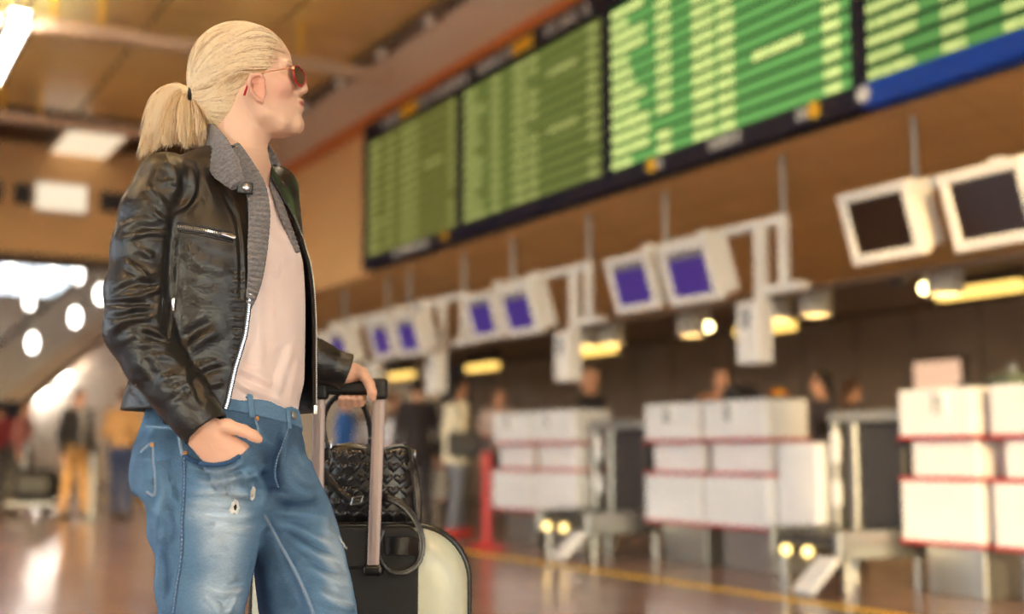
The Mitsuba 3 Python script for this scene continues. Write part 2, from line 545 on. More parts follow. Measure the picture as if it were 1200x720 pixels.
# unseen left and rear walls, shaped for the daylight: glazing between mullions
def glazing(name, wall, lo, hi, z0, z1, fixed, axis, n, rows=(0.5,)):
    """A glazed opening as one window: frame, mullions, one pane per bay."""
    k = key(name)
    say(k, kind='structure')
    def box(a0, a1, b0, b1, w):
        return cbox(fixed - w, fixed + w, a0, a1, b0, b1, 0.004) if axis == 'y' else cbox(a0, a1, fixed - w, fixed + w, b0, b1, 0.004)
    scene[k] = mikit.ply(join(box(lo, hi, z0, z0 + 0.08, 0.05), box(lo, hi, z1 - 0.08, z1, 0.05)), 'mullion')
    xs = np.linspace(lo, hi, n + 1)
    zs = [z0] + [z0 + (z1 - z0) * r for r in rows] + [z1]
    for x in xs:
        put('mullion', box(x - 0.04, x + 0.04, z0, z1, 0.06), 'mullion', k)
    for z in zs[1:-1]:
        put('transom', box(lo, hi, z - 0.03, z + 0.03, 0.05), 'mullion', k)
    for a, b in zip(xs[:-1], xs[1:]):
        for c, d in zip(zs[:-1], zs[1:]):
            put('pane', box(a + 0.04, b - 0.04, c + 0.04, d - 0.04, 0.0005) if False else sheet(a + 0.04, b - 0.04, c + 0.04, d - 0.04, fixed, axis), 'pane', k, smooth=False)
def sheet(a, b, c, d, fixed, axis):
    v = [[fixed, a, c], [fixed, b, c], [fixed, b, d], [fixed, a, d]] if axis == 'y' else [[a, fixed, c], [b, fixed, c], [b, fixed, d], [a, fixed, d]]
    return np.array(v, float), np.array([[0, 1, 2], [0, 2, 3]])
put('wall_left', join(cbox(X0 - 0.2, X0, Y0, Y1, 0, 0.5, 0.002), cbox(X0 - 0.2, X0, Y0, Y1, 4.9, 6.0, 0.002), cbox(X0 - 0.2, X0, 17, Y1, 0.5, 4.9, 0.002)), 'plaster', kind='structure')
glazing('window_1', 'wall_left', Y0, 17.0, 0.5, 4.9, X0 - 0.1, 'y', 14)
put('wall_rear', join(cbox(X0, -3.2, Y0 - 0.2, Y0, 0, 6.0, 0.002), cbox(-3.2, XB, Y0 - 0.2, Y0, 5.38, 6.0, 0.002), cbox(XF + 0.4, XB, Y0 - 0.2, Y0, 2.2, 5.38, 0.002), cbox(-3.2, XB, Y0 - 0.2, Y0, 0, 0.3, 0.002)), 'plaster', kind='structure')  # solid left part of this unseen wall shaped to keep sun off the woman
glazing('window_2', 'wall_rear', -3.2, XF + 0.4, 0.3, 5.38, Y0 - 0.1, 'x', 6)
# end of the main hall: a lowered bulkhead, and the bright concourse beyond it
put('wall_bulkhead', cbox(X0, XF + 0.2, YB, YB + 0.3, 3.78, ZC + 0.2, 0.01), 'tan_wall', kind='structure')
put('trim_4', cbox(X0, XF + 0.2, YB - 0.06, YB + 0.36, 3.66, 3.80, 0.02), 'brown_dark', kind='structure')
put('ceiling_far', cbox(X0, XB, YB + 0.3, Y1, 7.2, 7.4, 0.005), 'plaster', kind='structure')
put('wall_right_far', cbox(9.7, 9.8, YB + 0.4, Y1, 0, 7.2, 0.002), 'plaster', kind='structure')
put('wall_far', join(cbox(X0, XB, Y1, Y1 + 0.2, 0, 5.7, 0.002), cbox(X0, XB, Y1, Y1 + 0.2, 7.0, 7.5, 0.002)), 'plaster', kind='structure')
put('wall_left_far', join(cbox(X0 - 0.2, X0, YB, Y1, 4.9, 7.4, 0.002), cbox(X0, XF + 0.2, YB + 0.05, YB + 0.2, ZC + 0.2, 7.4, 0.002), cbox(XF, XB, YB + 0.2, YB + 0.4, 2.5, 7.4, 0.002)), 'plaster', kind='structure')
glazing('window_3', 'wall_far', X0, XB, 5.7, 7.0, Y1 + 0.1, 'x', 14)
k = thing('escalator', 'pale escalator rising to the right behind the man in the dark blazer', 'escalator')
E0, E1 = C2W(at(-330, 532 + 205, 30)), C2W(at(150, 335, 31.5))
ed = (E1 - E0) / np.linalg.norm(E1 - E0)
en = np.cross(ed, [0, 0, 1]); en /= np.linalg.norm(en)
ew = np.cross(en, ed)
EM = frame(E0, ed, en, ew)
EL_ = np.linalg.norm(E1 - E0)
put('truss', turn(cbox(0, EL_, -0.6, 0.6, -0.6, -0.2, 0.02), EM), 'fascia', k)
for q in (-0.62, 0.54):
    put('balustrade', turn(cbox(0, EL_, q, q + 0.08, -0.25, 0.75, 0.02), EM), 'plaster', k)
    put('hand_rail', turn(cbox(0, EL_, q - 0.02, q + 0.1, 0.75, 0.86, 0.03), EM), 'charcoal', k)
st_ = mikit.ply(turn(cbox(0, 0.40, -0.52, 0.52, -0.2, -0.05, 0.01), EM), 'steel')
for j in range(int(EL_ / 0.42)):
    put('step', st_, None, k, pose=T().translate(list(ed * 0.42 * j)))
k = thing('gallery', 'pale upper gallery with parapet along the right of the far concourse', 'gallery')
put('deck', cbox(7.6, 9.7, 34, Y1, 3.5, 3.75, 0.02), 'plaster', k)
put('parapet', cbox(7.5, 7.6, 34, Y1, 3.45, 4.75, 0.01), 'fascia', k)
put('hand_rail', cbox(7.46, 7.64, 34, Y1, 4.75, 4.83, 0.02), 'brown_dark', k)
for j in range(3):
    put('pier', cbox(9.3, 9.68, 34.5 + 2.6 * j, 22.4 + 2.6 * j, 0, 3.5, 0.02), 'plaster', k)
for j in range(6):
    put('trim_5', cbox(X0, 9.7, 22.5 + 3.4 * j, 22.75 + 3.4 * j, 6.95, 7.21, 0.02), 'brown_dark', kind='structure')
# dark plates for the row of small windows in the bulkhead
for i in range(7):
    put('small_window', cbox(1.3 + 0.62 * i, 1.75 + 0.62 * i, YB - 0.03, YB + 0.01, 4.55, 4.85, 0.01), 'charcoal', 'wall_bulkhead')
# cross beams under the ceiling with their hangers
for y in (12.6, 16.4):
    k = thing('ceiling_beam', {12.6: 'slim tan cross beam hung under the wooden ceiling, nearest the lamp', 16.4: 'slim tan cross beam hung under the wooden ceiling near the bulkhead'}[y], 'beam', 'beams under the wooden ceiling')
    put('bar', cbox(X0 + 0.1, XF - 0.12, y, y + 0.14, ZC - 0.52, ZC - 0.40, 0.01), 'fascia', k)
    for x in (-4.0, -1.0, 1.9, 2.35, 4.4):
        put('hanger', rod((x, y + 0.07, ZC - 0.42), (x, y + 0.07, ZC + 0.03), 0.022, 8), 'yellow', k)

# lamps in the ceiling
def ceiling_lamp(x, y, length, label, w=0.15, z=ZC - 0.80, glow=LAMP, up=ADDED_UPLIGHT, color=(1.0, 0.90, 0.74), group='strip lamps of the hall ceiling'):
    k = thing('ceiling_lamp', label, 'lamp', group)
    put('housing', join(cbox(x - w / 2 - 0.03, x - w / 2, y, y + length, z - 0.10, z + 0.06), cbox(x + w / 2, x + w / 2 + 0.03, y, y + length, z - 0.10, z + 0.06), cbox(x - w / 2 - 0.03, x + w / 2 + 0.03, y, y + length, z - 0.01, z + 0.03)), 'charcoal', k)
    put('diffuser', cbox(x - w / 2, x + w / 2, y + 0.01, y + length - 0.01, z - 0.08, z - 0.012, 0.01), 'lamp_shell', k, emit=[glow * c for c in color])
    put('added_upglow', cbox(x - w / 2, x + w / 2, y + 0.01, y + length - 0.01, z + 0.035, z + 0.055, 0.008), 'lamp_shell', k, emit=[up * c for c in color])  # upward glow added only to brighten the wooden ceiling
    for t in (0.2, length - 0.2):
        put('hanger', rod((x, y + t, z + 0.02), (x, y + t, ZC + 0.04), 0.012, 8), 'charcoal', k)
ceiling_lamp(1.44, 11.5, 2.1, 'long bright strip lamp hung under the wooden ceiling at the top left corner')
for x, y in ((1.86, 7.6), (1.86, 2.2), (1.86, -3.2), (-2.2, 12.3), (-2.2, 7.6), (-2.2, 2.2), (-2.2, -3.2)):
    ceiling_lamp(x, y, 2.7, 'long strip lamp hung under the wooden ceiling outside the picture')
for u, v, d in ((62, 325, 27), (91, 322, 28), (35, 352, 27.5), (88, 372, 26.5), (12, 318, 28.5), (118, 345, 27), (38, 402, 26.5)):
    p = C2W(at(u, v, d))
    k = thing('oval_lamp', 'oval white lamp hanging before the pale escalator in the bright far concourse', 'lamp', 'oval lamps of the far concourse')
    put('diffuser', turn(trimesh.creation.icosphere(subdivisions=2, radius=1), frame(p, [1, 0, 0], [0, 1, 0], [0, 0, 1]) @ np.diag([0.10, 0.10, 0.20, 1])), 'lamp_shell', k, emit=[2.6, 2.5, 2.3])
    put('stem', rod(p + [0, 0, 0.19], (p[0], p[1], 7.2), 0.02, 8), 'lamp_shell', k)
for u, v in ((70, 440), (16, 438), (48, 462)):
    p = C2W(at(u, v, 1.0) - [0, 0, EYE])
    p = p * (Y1 - 0.1) / p[1] + [0, 0, EYE]
    k = thing('wall_lamp', 'round lamp on the far wall of the concourse, under the escalator', 'lamp', 'lamps on the far wall')
    put('globe', turn(trimesh.creation.icosphere(subdivisions=2, radius=0.24), frame(p - [0, 0.2, 0], [1, 0, 0], [0, 1, 0], [0, 0, 1])), 'lamp_shell', k, emit=[5, 4.7, 4.2])
    put('mount', rod(p - [0, 0.02, 0], p + [0, 0.1, 0], 0.1, 12), 'steel', k)
def ceiling_hit(u, v, z):
    p = C2W(at(u, v, 1.0) - [0, 0, EYE])
    return p * (z - EYE) / p[2] + [0, 0, EYE]
p = ceiling_hit(102, 170, ZC - 0.04)  # glowing panel added in place of a glossy reflection on the ceiling
k = thing('reflection_panel', 'wide pale panel added for a reflection on the wooden ceiling left of the ponytail', 'lamp')
put('frame', join(cbox(p[0] - 0.46, p[0] - 0.40, p[1] - 0.86, p[1] + 0.86, ZC - 0.06, ZC), cbox(p[0] + 0.40, p[0] + 0.46, p[1] - 0.86, p[1] + 0.86, ZC - 0.06, ZC)), 'fascia', k)
put('diffuser', cbox(p[0] - 0.40, p[0] + 0.40, p[1] - 0.8, p[1] + 0.8, ZC - 0.05, ZC - 0.01, 0.01), 'lamp_shell', k, emit=[0.21, 0.18, 0.13])
p = C2W(at(72, 232, 1.0) - [0, 0, EYE])
p = p * (YB - 0.05) / p[1] + [0, 0, EYE]  # glowing panel added in place of a bright reflection patch on the bulkhead
k = thing('added_wall_glow', 'pale glowing panel added for a reflection patch on the tan bulkhead, left of the sleeve', 'lamp')
put('frame', cbox(p[0] - 0.42, p[0] + 0.42, YB - 0.05, YB - 0.005, p[2] - 0.26, p[2] + 0.26, 0.01), 'fascia', k)
put('diffuser', cbox(p[0] - 0.36, p[0] + 0.36, YB - 0.09, YB - 0.04, p[2] - 0.20, p[2] + 0.20, 0.015), 'lamp_shell', k, emit=[0.19, 0.17, 0.13])
# spots on the fascia rail
for j in range(9):
    put('spot', lathe([(0, 0), (0.05, 0), (0.06, 0.08), (0.03, 0.12), (0, 0.12)], 12, (XF - 0.14, 9.0 + 1.25 * j, ZC - 0.24)), 'lamp_shell', 'trim_2')

# lamps over the counters: drums and strips
for j, (u, v) in enumerate(((1107, 323), (955, 350), (910, 356), (810, 376), (716, 388), (687, 391))):
    X = 7.62
    y, z = hit(u, v, X)
    k = thing('drum_lamp', ['white drum lamp under the right monitor pair', 'right one of two white drum lamps beside each other right of the middle monitors', 'left one of two white drum lamps beside each other right of the middle monitors',
                            'white drum lamp just below the middle monitors', 'right one of the two small white drum lamps left of the middle monitors', 'left one of the two small white drum lamps left of the middle monitors'][j], 'lamp', 'drum lamps over the check-in counters')
    put('shade', lathe([(0.128, -0.15), (0.14, -0.15), (0.14, 0.14), (0.02, 0.15), (0.02, 2.44 - z), (0.012, 2.44 - z), (0.012, 0.13), (0.128, 0.12), (0.128, -0.15)], 24, (X, y, z)), 'lamp_shell', k)
    put('bulb', turn(trimesh.creation.icosphere(subdivisions=2, radius=0.06), frame((X, y, z - 0.03), [1, 0, 0], [0, 1, 0], [0, 0, 1])), 'lamp_shell', k, emit=[9.0, 6.2, 2.4])
for j, (u, v) in enumerate(((896, 385), (697, 411), (565, 430), (1147, 340), (470, 440))):
    X = 9.0
    y, z = hit(u, v, X)
    k = thing('strip_lamp', ['yellow strip lamp right of the middle monitor pair', 'yellow strip lamp between the second and the middle monitor pair', 'dim yellow strip lamp under the third monitor pair', 'yellow strip lamp below the right monitor pair',
                             'small yellow strip lamp farthest back along the counters'][j], 'lamp', 'strip lamps behind the counters')
    put('housing', cbox(X - 0.07, X + 0.07, y - 0.47, y + 0.47, z + 0.04, 2.44), 'brown_dark', k)
    put('diffuser', cbox(X - 0.06, X + 0.06, y - 0.45, y + 0.45, z - 0.055, z + 0.045), 'lamp_shell', k, emit=[STRIP * 1.0, STRIP * 0.62, STRIP * 0.13])
for j, (u, v, X) in enumerate(((830, 383, 8.2), (1084, 338, 8.0))):
    y, z = hit(u, v, X)
    k = thing('spot_lamp', ['small round bright spot lamp below the middle monitors', 'small round bright spot lamp under the right monitors'][j], 'lamp')
    put('bulb', turn(trimesh.creation.icosphere(subdivisions=2, radius=0.05), np.array([[1, 0, 0, X], [0, 1, 0, y], [0, 0, 1, z], [0, 0, 0, 1]])), 'lamp_shell', k, emit=[3.0, 2.3, 1.0])
    put('stem', rod((X, y, z + 0.045), (X, y, 2.44), 0.02, 8), 'lamp_shell', k)
# lit panel on the back wall, pinkish
X, y = XB - 0.1, along(1098, XB - 0.1, 415)
k = thing('wall_sign', 'small glowing pinkish panel on the dark back wall at the right', 'sign')
put('frame', cbox(X - 0.01, X + 0.06, y - 0.36, y + 0.36, 1.45, 1.86), 'brown_dark', k)
put('light_panel', cbox(X - 0.02, X + 0.0, y - 0.32, y + 0.32, 1.49, 1.82), 'lamp_shell', k, emit=[0.20, 0.115, 0.075])
# two round pictogram plates on the soffit edge
for j, (u, v) in enumerate(((990, 320), (1051, 317))):
    X = 7.9
    y, z = hit(u, v, X)
    k = thing('round_sign', ['left one of two round grey pictogram plates hanging below the right monitors', 'right one of two round grey pictogram plates hanging below the right monitors'][j], 'sign', 'round pictogram plates')
    put('plate', turn(trimesh.creation.cylinder(radius=0.13, height=0.02, sections=28), frame((X, y, z), [0, 1, 0], [0, 0, 1], [1, 0, 0])), 'brown_dark', k)
    put('rim', turn(trimesh.creation.annulus(0.105, 0.13, 0.03, sections=28), frame((X, y, z), [0, 1, 0], [0, 0, 1], [1, 0, 0])), 'print_grey', k)
    put('symbol', turn(glyphs(0.12, 0.11, 3, 0.03, j, 1), frame((X + 0.005, y + 0.06, z - 0.055), [0, -1, 0], [-1, 0, 0], [0, 0, 1])), 'print_grey', k)
    put('stem', rod((X, y, z + 0.12), (X, y, 2.44), 0.012, 8), 'brown_dark', k)
put('floor_line', cbox(5.0, 5.1, Y0, 30, 0.0, 0.004, 0.001), 'yellow_tape', label='thin yellow line along the shiny brown floor in front of the counters', cat='floor marking')

# ------------------------------------------------------------------ the departure board
BZ0, BZ1, BY = 3.02, 4.32, [16.0, 13.2, 10.83, 8.25, 5.50, 2.9, 0.3, -2.3]
def board_glow(p, n, uv):
    """Rows of flap lettering: pale yellow letters on green lines; panel colours hold the washed-out slanted view of the left ones."""
    y, z = p.y, p.z
    edges = [13.2, 10.83, 8.25, 5.50, 2.9, 0.3, -2.3]
    f, idx = mi.Float(0), mi.Float(0)
    for i in range(6):
        a, b = edges[i], edges[i + 1]
        inside = (y < a) & (y >= b)
        f = dr.select(inside, (a - y) / (a - b), f)
        idx = dr.select(inside, mi.Float(i), idx)
    row = (z - BZ0) / (BZ1 - BZ0) * 13
    r = dr.floor(row)
    fr = row - r
    band = smoothstep(0.06, 0.16, fr) * (1 - smoothstep(0.72, 0.86, fr))
    glyph_zone = (fr > 0.16) & (fr < 0.70)
    ch = f * 64
    ci = dr.floor(ch)
    cf = ch - ci
    sub = cell_rand(dr.floor(ch * 3), dr.floor(fr * 9) + r * 17, idx * 7 + 3)
    stroke = dr.select((sub > 0.30) & (cf < 0.86), 1.0, 0.35)
    t = mi.Float(0)
    first_len = 0.09 + 0.11 * cell_rand(r, idx, 11)
    for a, b, keep in ((0.015, None, 0.0), (0.24, 0.305, 0.03), (0.40, 0.49, 0.05), (0.505, 0.57, 0.06), (0.64, 0.82, 0.86), (0.885, 0.94, 0.1)):
        hi = 0.015 + first_len if b is None else mi.Float(b)
        t = dr.select((f > a) & (f < hi) & (cell_rand(r, idx, int(a * 1000)) >= keep), 1.0, t)
    t = dr.select(glyph_zone, t * stroke, 0.0)
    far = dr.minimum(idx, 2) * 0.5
    far = dr.select(idx < 1.5, idx * 0.14, 1.0)  # left panels coloured olive to imitate their washed-out slanted view
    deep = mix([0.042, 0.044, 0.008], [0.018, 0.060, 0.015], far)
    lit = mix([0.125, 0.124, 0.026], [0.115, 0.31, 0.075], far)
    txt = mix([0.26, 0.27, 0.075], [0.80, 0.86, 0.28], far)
    fade_shade = dr.select(idx > 2.5, 0.75, 1.0)
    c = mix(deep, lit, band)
    return (c * (1 - t) + txt * t) * 0.36 * fade_shade
db = thing('departure_board', 'long departure board of green text rows on the wall above the check-in counters', 'board')
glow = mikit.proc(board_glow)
slat = {}
for i in range(6):
    a, b = BY[i + 1] - 0.05, BY[i + 2] + 0.05
    pk = put('display_panel', cbox(XF - 0.10, XF, b, a, BZ0, BZ1, 0.004), 'charcoal', db)
    q = sheet(b, a, BZ0, BZ1, XF - 0.1015, 'y')
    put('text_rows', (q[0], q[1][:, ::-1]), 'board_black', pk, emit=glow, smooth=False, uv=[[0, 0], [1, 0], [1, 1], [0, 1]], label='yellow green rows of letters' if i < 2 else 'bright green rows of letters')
    m = mikit.ply(cbox(XF - 0.112, XF - 0.09, b, a, -0.008, 0.008, 0.003), 'navy')
    for r in range(1, 13):
        put('row_slat', m, None, pk, pose=T().translate([0, 0, BZ0 + (BZ1 - BZ0) * r / 13 - 0.004]))
for i in range(7):
    put('post', cbox(XF - 0.13, XF, BY[i + 1] - 0.055, BY[i + 1] + 0.055, BZ0 - 0.14, BZ1 + 0.2, 0.006), 'blue' if i > 3 else 'navy', db)
put('footer', cbox(XF - 0.125, XF, 5.5, BY[1] + 0.05, 2.875, BZ0, 0.006), 'navy', db, label='dark blue strip under the rows')
put('footer', cbox(XF - 0.125, XF, BY[-1], 5.5, 2.875, BZ0, 0.006), 'blue', db, label='bright blue strip under the rows')
put('header', cbox(XF - 0.125, XF, BY[-1], BY[1] + 0.05, BZ1, 4.53, 0.006), 'navy', db, label='dark strip above the rows')
def board_word(yc, z, w, h, n, seed, m='print_white'):
    put('lettering', turn(glyphs(w, h, n, 0.006, seed, 1), frame((XF - 0.125, yc + w / 2, z), [0, -1, 0], [-1, 0, 0], [0, 0, 1])), m, db)
def board_plate(yc, z, w, h, roundish=False):
    if roundish:
        put('yellow_disc', turn(trimesh.creation.cylinder(radius=h / 2, height=0.02, sections=24), frame((XF - 0.13, yc, z + h / 2), [0, 1, 0], [0, 0, 1], [1, 0, 0])), 'yellow', db)
    else:
        put('yellow_plate', cbox(XF - 0.135, XF - 0.12, yc - w / 2, yc + w / 2, z, z + h, 0.003), 'yellow', db)
for u, w, n, s in ((1057 - 100, 0.20, 5, 1), (857, 0.34, 7, 2), (778, 0.10, 2, 3)):
    board_word(along(u, XF - .12), 2.92, w, 0.075, n, s)
board_plate(along(966, XF - .12), 2.90, 0, 0.11, True)
board_plate(along(769, XF - .12), 2.90, 0, 0.11, True)
put('white_disc', turn(trimesh.creation.cylinder(radius=0.05, height=0.02, sections=24), frame((XF - 0.135, along(1025, XF - .13), 2.95), [0, 1, 0], [0, 0, 1], [1, 0, 0])), 'print_white', db)
for u, w, n, s in ((583, 0.34, 6, 4), (648, 0.2, 5, 5), (670, 0.26, 6, 6), (693, 0.14, 2, 7), (456, 0.5, 6, 8), (495, 0.3, 5, 9), (512, 0.3, 5, 10), (527, 0.4, 7, 11), (540, 0.3, 6, 14), (568, 0.3, 5, 12), (600, 0.2, 3, 13)):
    board_word(along(u, XF - .12), 4.385, w, 0.09, n, s)
for u, w in ((614, 0.36), (476, 0.42)):
    board_plate(along(u, XF - .12), 4.37, w, 0.12)
board_word(along(480, XF - .12), 2.92, 0.9, 0.06, 12, 20)
board_word(along(520, XF - .12), 2.92, 0.2, 0.07, 3, 21, 'yellow')

# ------------------------------------------------------------------ monitors on their frames, with the column and sign below
mat('screen_blue', srgb(46, 34, 96), 0.15)
def monitor(y, z, label, group, scr, X=5.3, w=0.55, h=0.43):
    k = thing('monitor', label, 'monitor', group)
    a = math.radians(17)
    M = frame((X, y, z), [0, -1, 0], [math.cos(a), 0, math.sin(a)], [-math.sin(a), 0, math.cos(a)])
    M[:3, 1] = [math.cos(a), 0, math.sin(a)]
    bez = join(*[cbox(*b, 0.01) for b in ((-w / 2, w / 2, -0.03, 0.05, h / 2 - 0.062, h / 2), (-w / 2, w / 2, -0.03, 0.05, -h / 2, -h / 2 + 0.062), (-w / 2, -w / 2 + 0.062, -0.03, 0.05, -h / 2, h / 2), (w / 2 - 0.062, w / 2, -0.03, 0.05, -h / 2, h / 2))])
    put('bezel', turn(bez, M), 'white_plastic', k)
    put('casing', turn(rbox(-w / 2 + 0.012, w / 2 - 0.012, 0.035, 0.19, -h / 2 + 0.02, h / 2 - 0.02, 0.03, 12), M), 'white_plastic', k, smooth=40)
    sk = put('screen', turn(cbox(-w / 2 + 0.05, w / 2 - 0.05, -0.012, 0.04, -h / 2 + 0.05, h / 2 - 0.05, 0.002), M), scr, k, label='dark screen' if scr == 'screen_dark' else 'dark violet screen')
    if scr == 'screen_blue':
        scene[sk]['emitter'] = {'type': 'area', 'radiance': rgb([0.008, 0.004, 0.035])}
        put('title_bar', turn(cbox(-w / 2 + 0.06, w / 2 - 0.06, -0.016, 0.0, h / 2 - 0.11, h / 2 - 0.066, 0.002), M), 'grey_metal', k)
    return k
def monitor_group(u1, u2, v1, v2, ua, words, scr, face=True):
    X = 5.3
    ys = []
    for u, v, w in ((u1, v1, 'left'), (u2, v2, 'right')):
        y, z = hit(u, v, X)
        ys.append(y)
        monitor(y, z, f'{w} white monitor of the pair {words}', 'white monitors over the counters', scr)
    k = thing('monitor_stand', f'white bent tube stand with sign, holding the monitors {words}', 'stand', 'monitor stands')
    top, z = 2.50, 2.1
    ym, ye = ys[1] - (0.24 if u1 > 1000 else -0.16 if u1 == 448 else 0.1), min(ys) - 0.62
    put('top_bar', cbox(X + 0.30, X + 0.37, ye, max(ys) + 0.1, 2.36, 2.43, 0.015), 'white_plastic', k)
    put('leg', cbox(X + 0.30, X + 0.37, ye, ye + 0.07, 1.93, 2.40, 0.015), 'white_plastic', k)
    put('foot', cbox(X + 0.28, X + 0.39, ye - 0.16, ye + 0.2, 1.90, 1.96, 0.015), 'white_plastic', k)
    for y in ys:
        put('bracket', cbox(X + 0.19, X + 0.33, y + 0.08, y + 0.18, 2.28, 2.42, 0.015), 'white_plastic', k)
    for y in (max(ys) + 0.05, ye + 0.03):
        put('hanger', rod((X + 0.335, y, 2.40), (X + 0.335, y, 2.96 - 0.377 * (X + 0.335 - sx0 + 0.1)), 0.016, 8), 'grey_metal', k)
    put('sign_stem', cbox(X + 0.30, X + 0.37, ym - 0.30, ym - 0.20, 1.74, 2.40, 0.01), 'white_plastic', k)
    sg = put('sign', cbox(X + 0.2, X + 0.34, ym - 0.36, ym - 0.13, 1.44, 1.86, 0.012), 'white_plastic', k)
    put('lettering', turn(glyphs(0.09, 0.12, 2, 0.008, 31, 1), frame((X + 0.2, ym - 0.2, 1.68), [0, -1, 0], [-1, 0, 0], [0, 0, 1])), 'print_grey', sg)
monitor_group(1033, 1160, 262, 241, 1180, 'at the right edge', 'screen_dark')
monitor_group(742, 809, 332, 320, 850, 'in the middle', 'screen_blue')
monitor_group(566, 609, 371, 364, 650, 'third from the right', 'screen_blue')
monitor_group(448, 479, 398, 393, 510, 'right above the suitcase handle', 'screen_blue')
monitor_group(374, 398, 412, 408, 430, 'beside the woman in the leather jacket', 'screen_blue')

# ------------------------------------------------------------------ check-in counters
def counter(y1, w, words, X=5.9, label_seed=0, side=False, things=True):
    """A check-in desk: lower box on a metal plinth, a recessed neck and the top box, red edges; y1 is its far (left) end."""
    y0 = y1 - w
    k = thing('check_in_counter', words, 'counter', 'white check-in counters')
    put('plinth', cbox(X + 0.1, X + 0.45, y0 + 0.06, y1 - 0.1, 0, 0.31, 0.006), 'steel', k, label='grey metal plinth')
    put('lower_cabinet', cbox(X, X + 0.62, y0, y1, 0.32, 0.68, 0.01), 'white_lacquer', k)
    put('neck', cbox(X + 0.06, X + 0.56, y0 + 0.05, y1 - 0.04, 0.70, 0.925, 0.01), 'white_lacquer', k)
    put('top_cabinet', cbox(X, X + 0.4, y0 + 0.02, y1, 0.945, 1.23, 0.012), 'white_lacquer', k)
    for z, x1 in ((0.30, 0.63), (0.68, 0.63), (0.925, 0.42)):
        put('red_edge', cbox(X - 0.012, X + x1, y0 - 0.005, y1 + 0.005, z, z + 0.02, 0.005), 'red_trim', k)
    pl = put('number_sign', cbox(X - 0.012, X + 0.01, y1 - 0.39, y1 - 0.28, 1.07, 1.225, 0.003), 'print_white', k)
    put('lettering', turn(glyphs(0.08, 0.12, 2, 0.006, 40 + label_seed, 1), frame((X - 0.012, y1 - 0.295, 1.085), [0, -1, 0], [-1, 0, 0], [0, 0, 1])), 'print_grey', pl)
    put('screen_top', cbox(X + 0.12, X + 0.3, y0 + 0.1, y1 - 0.35, 1.23, 1.26, 0.01), 'charcoal', k)
    if side:
        put('side_panel', turn(rbox(X + 0.05, X + 0.6, y0 - 0.46, y0 - 0.02, 0.27, 0.92, 0.05, 12), np.eye(4)), 'white_lacquer', k)
    return k
ys = [along(1053, 5.9), along(755, 5.9), along(577, 5.9)]
counter(ys[0], 0.60, 'brightest white counter with red edges, right of the steel baggage scale', label_seed=1)
counter(ys[0] - 0.70, 0.95, 'white counter with red edges cut by the right edge of the picture', label_seed=2)
counter(ys[1], 0.72, 'left desk of the white counter pair in the middle', label_seed=3)
counter(ys[1] - 0.76, 0.74, 'right desk of the white counter pair in the middle, with rounded side panel', label_seed=4, side=True)
counter(ys[2], 0.72, 'left desk of the white counter pair behind the woman in the cream cardigan', label_seed=5)
counter(ys[2] - 0.76, 0.78, 'right desk of the white counter pair beside the cream cardigan woman', label_seed=6)
counter(ys[2] + 3.0, 0.72, 'right desk of the farthest white counter pair, mostly hidden behind people', label_seed=7)
counter(ys[2] + 3.76, 0.74, 'left desk of the farthest white counter pair, behind the suitcase handle', label_seed=8)

# baggage scales between the counter pairs: low steel belt, upright steel frames, dark curtain
def baggage_scale(yc, words, X=5.95, span=0.8):
    k = thing('baggage_scale', words, 'baggage scale', 'baggage scales between counters')
    a, b = yc - span / 2, yc + span / 2
    put('belt', cbox(X - 0.45, X + 0.9, a + 0.06, b - 0.06, 0.24, 0.34, 0.02), 'charcoal', k)
    put('side_rail', cbox(X - 0.5, X + 0.9, b - 0.06, b, 0.2, 0.38, 0.012), 'steel', k)
    put('side_rail', cbox(X - 0.5, X + 0.9, a, a + 0.06, 0.2, 0.38, 0.012), 'steel', k)
    for x in (X - 0.4, X + 0.2):
        for y in (a + 0.05, b - 0.05):
            put('foot', rod((x, y, 0), (x, y, 0.24), 0.03), 'steel', k)
    bumper = put('bumper', turn(rbox(-0.28, 0.02, -0.09, 0.09, -0.025, 0.025, 0.02, 10), frame((X - 0.5, a + 0.1, 0.2), [0.75, 0, 0.66], [0, 1, 0], [-0.66, 0, 0.75])), 'white_plastic', k)
    for y in (b - 0.03, yc + 0.12):
        put('post', cbox(X + 0.05, X + 0.14, y - 0.035, y + 0.035, 0.3, 1.08, 0.012), 'steel', k)
    put('curtain_panel', cbox(X + 0.08, X + 0.5, a + 0.02, yc + 0.08, 0.36, 1.04, 0.02), 'charcoal', k)
    put('hood', cbox(X + 0.02, X + 0.6, a, b, 1.04, 1.12, 0.03), 'grey_metal', k)
    for j, y in enumerate((b - 0.18, yc - 0.05)):
        put('signal_light', turn(trimesh.creation.icosphere(subdivisions=2, radius=0.035), frame((X - 0.5, y, 0.24), [1, 0, 0], [0, 1, 0], [0, 0, 1])), 'lamp_shell', k, emit=[0.9, 0.6, 0.16])
    for y in (yc + 0.26,):
        put('label_plate', cbox(X + 0.03, X + 0.05, y - 0.04, y + 0.04, 0.5, 0.66, 0.004), 'print_white', k)
        put('label_plate', cbox(X + 0.03, X + 0.05, y - 0.04, y + 0.04, 0.78, 0.98, 0.004), 'print_white', k)
baggage_scale(along(1013, 6.0), 'steel baggage scale with dark curtain left of the brightest counter', span=0.66)
baggage_scale(along(722, 6.0), 'steel baggage scale with dark curtain left of the middle counter pair', span=0.8)

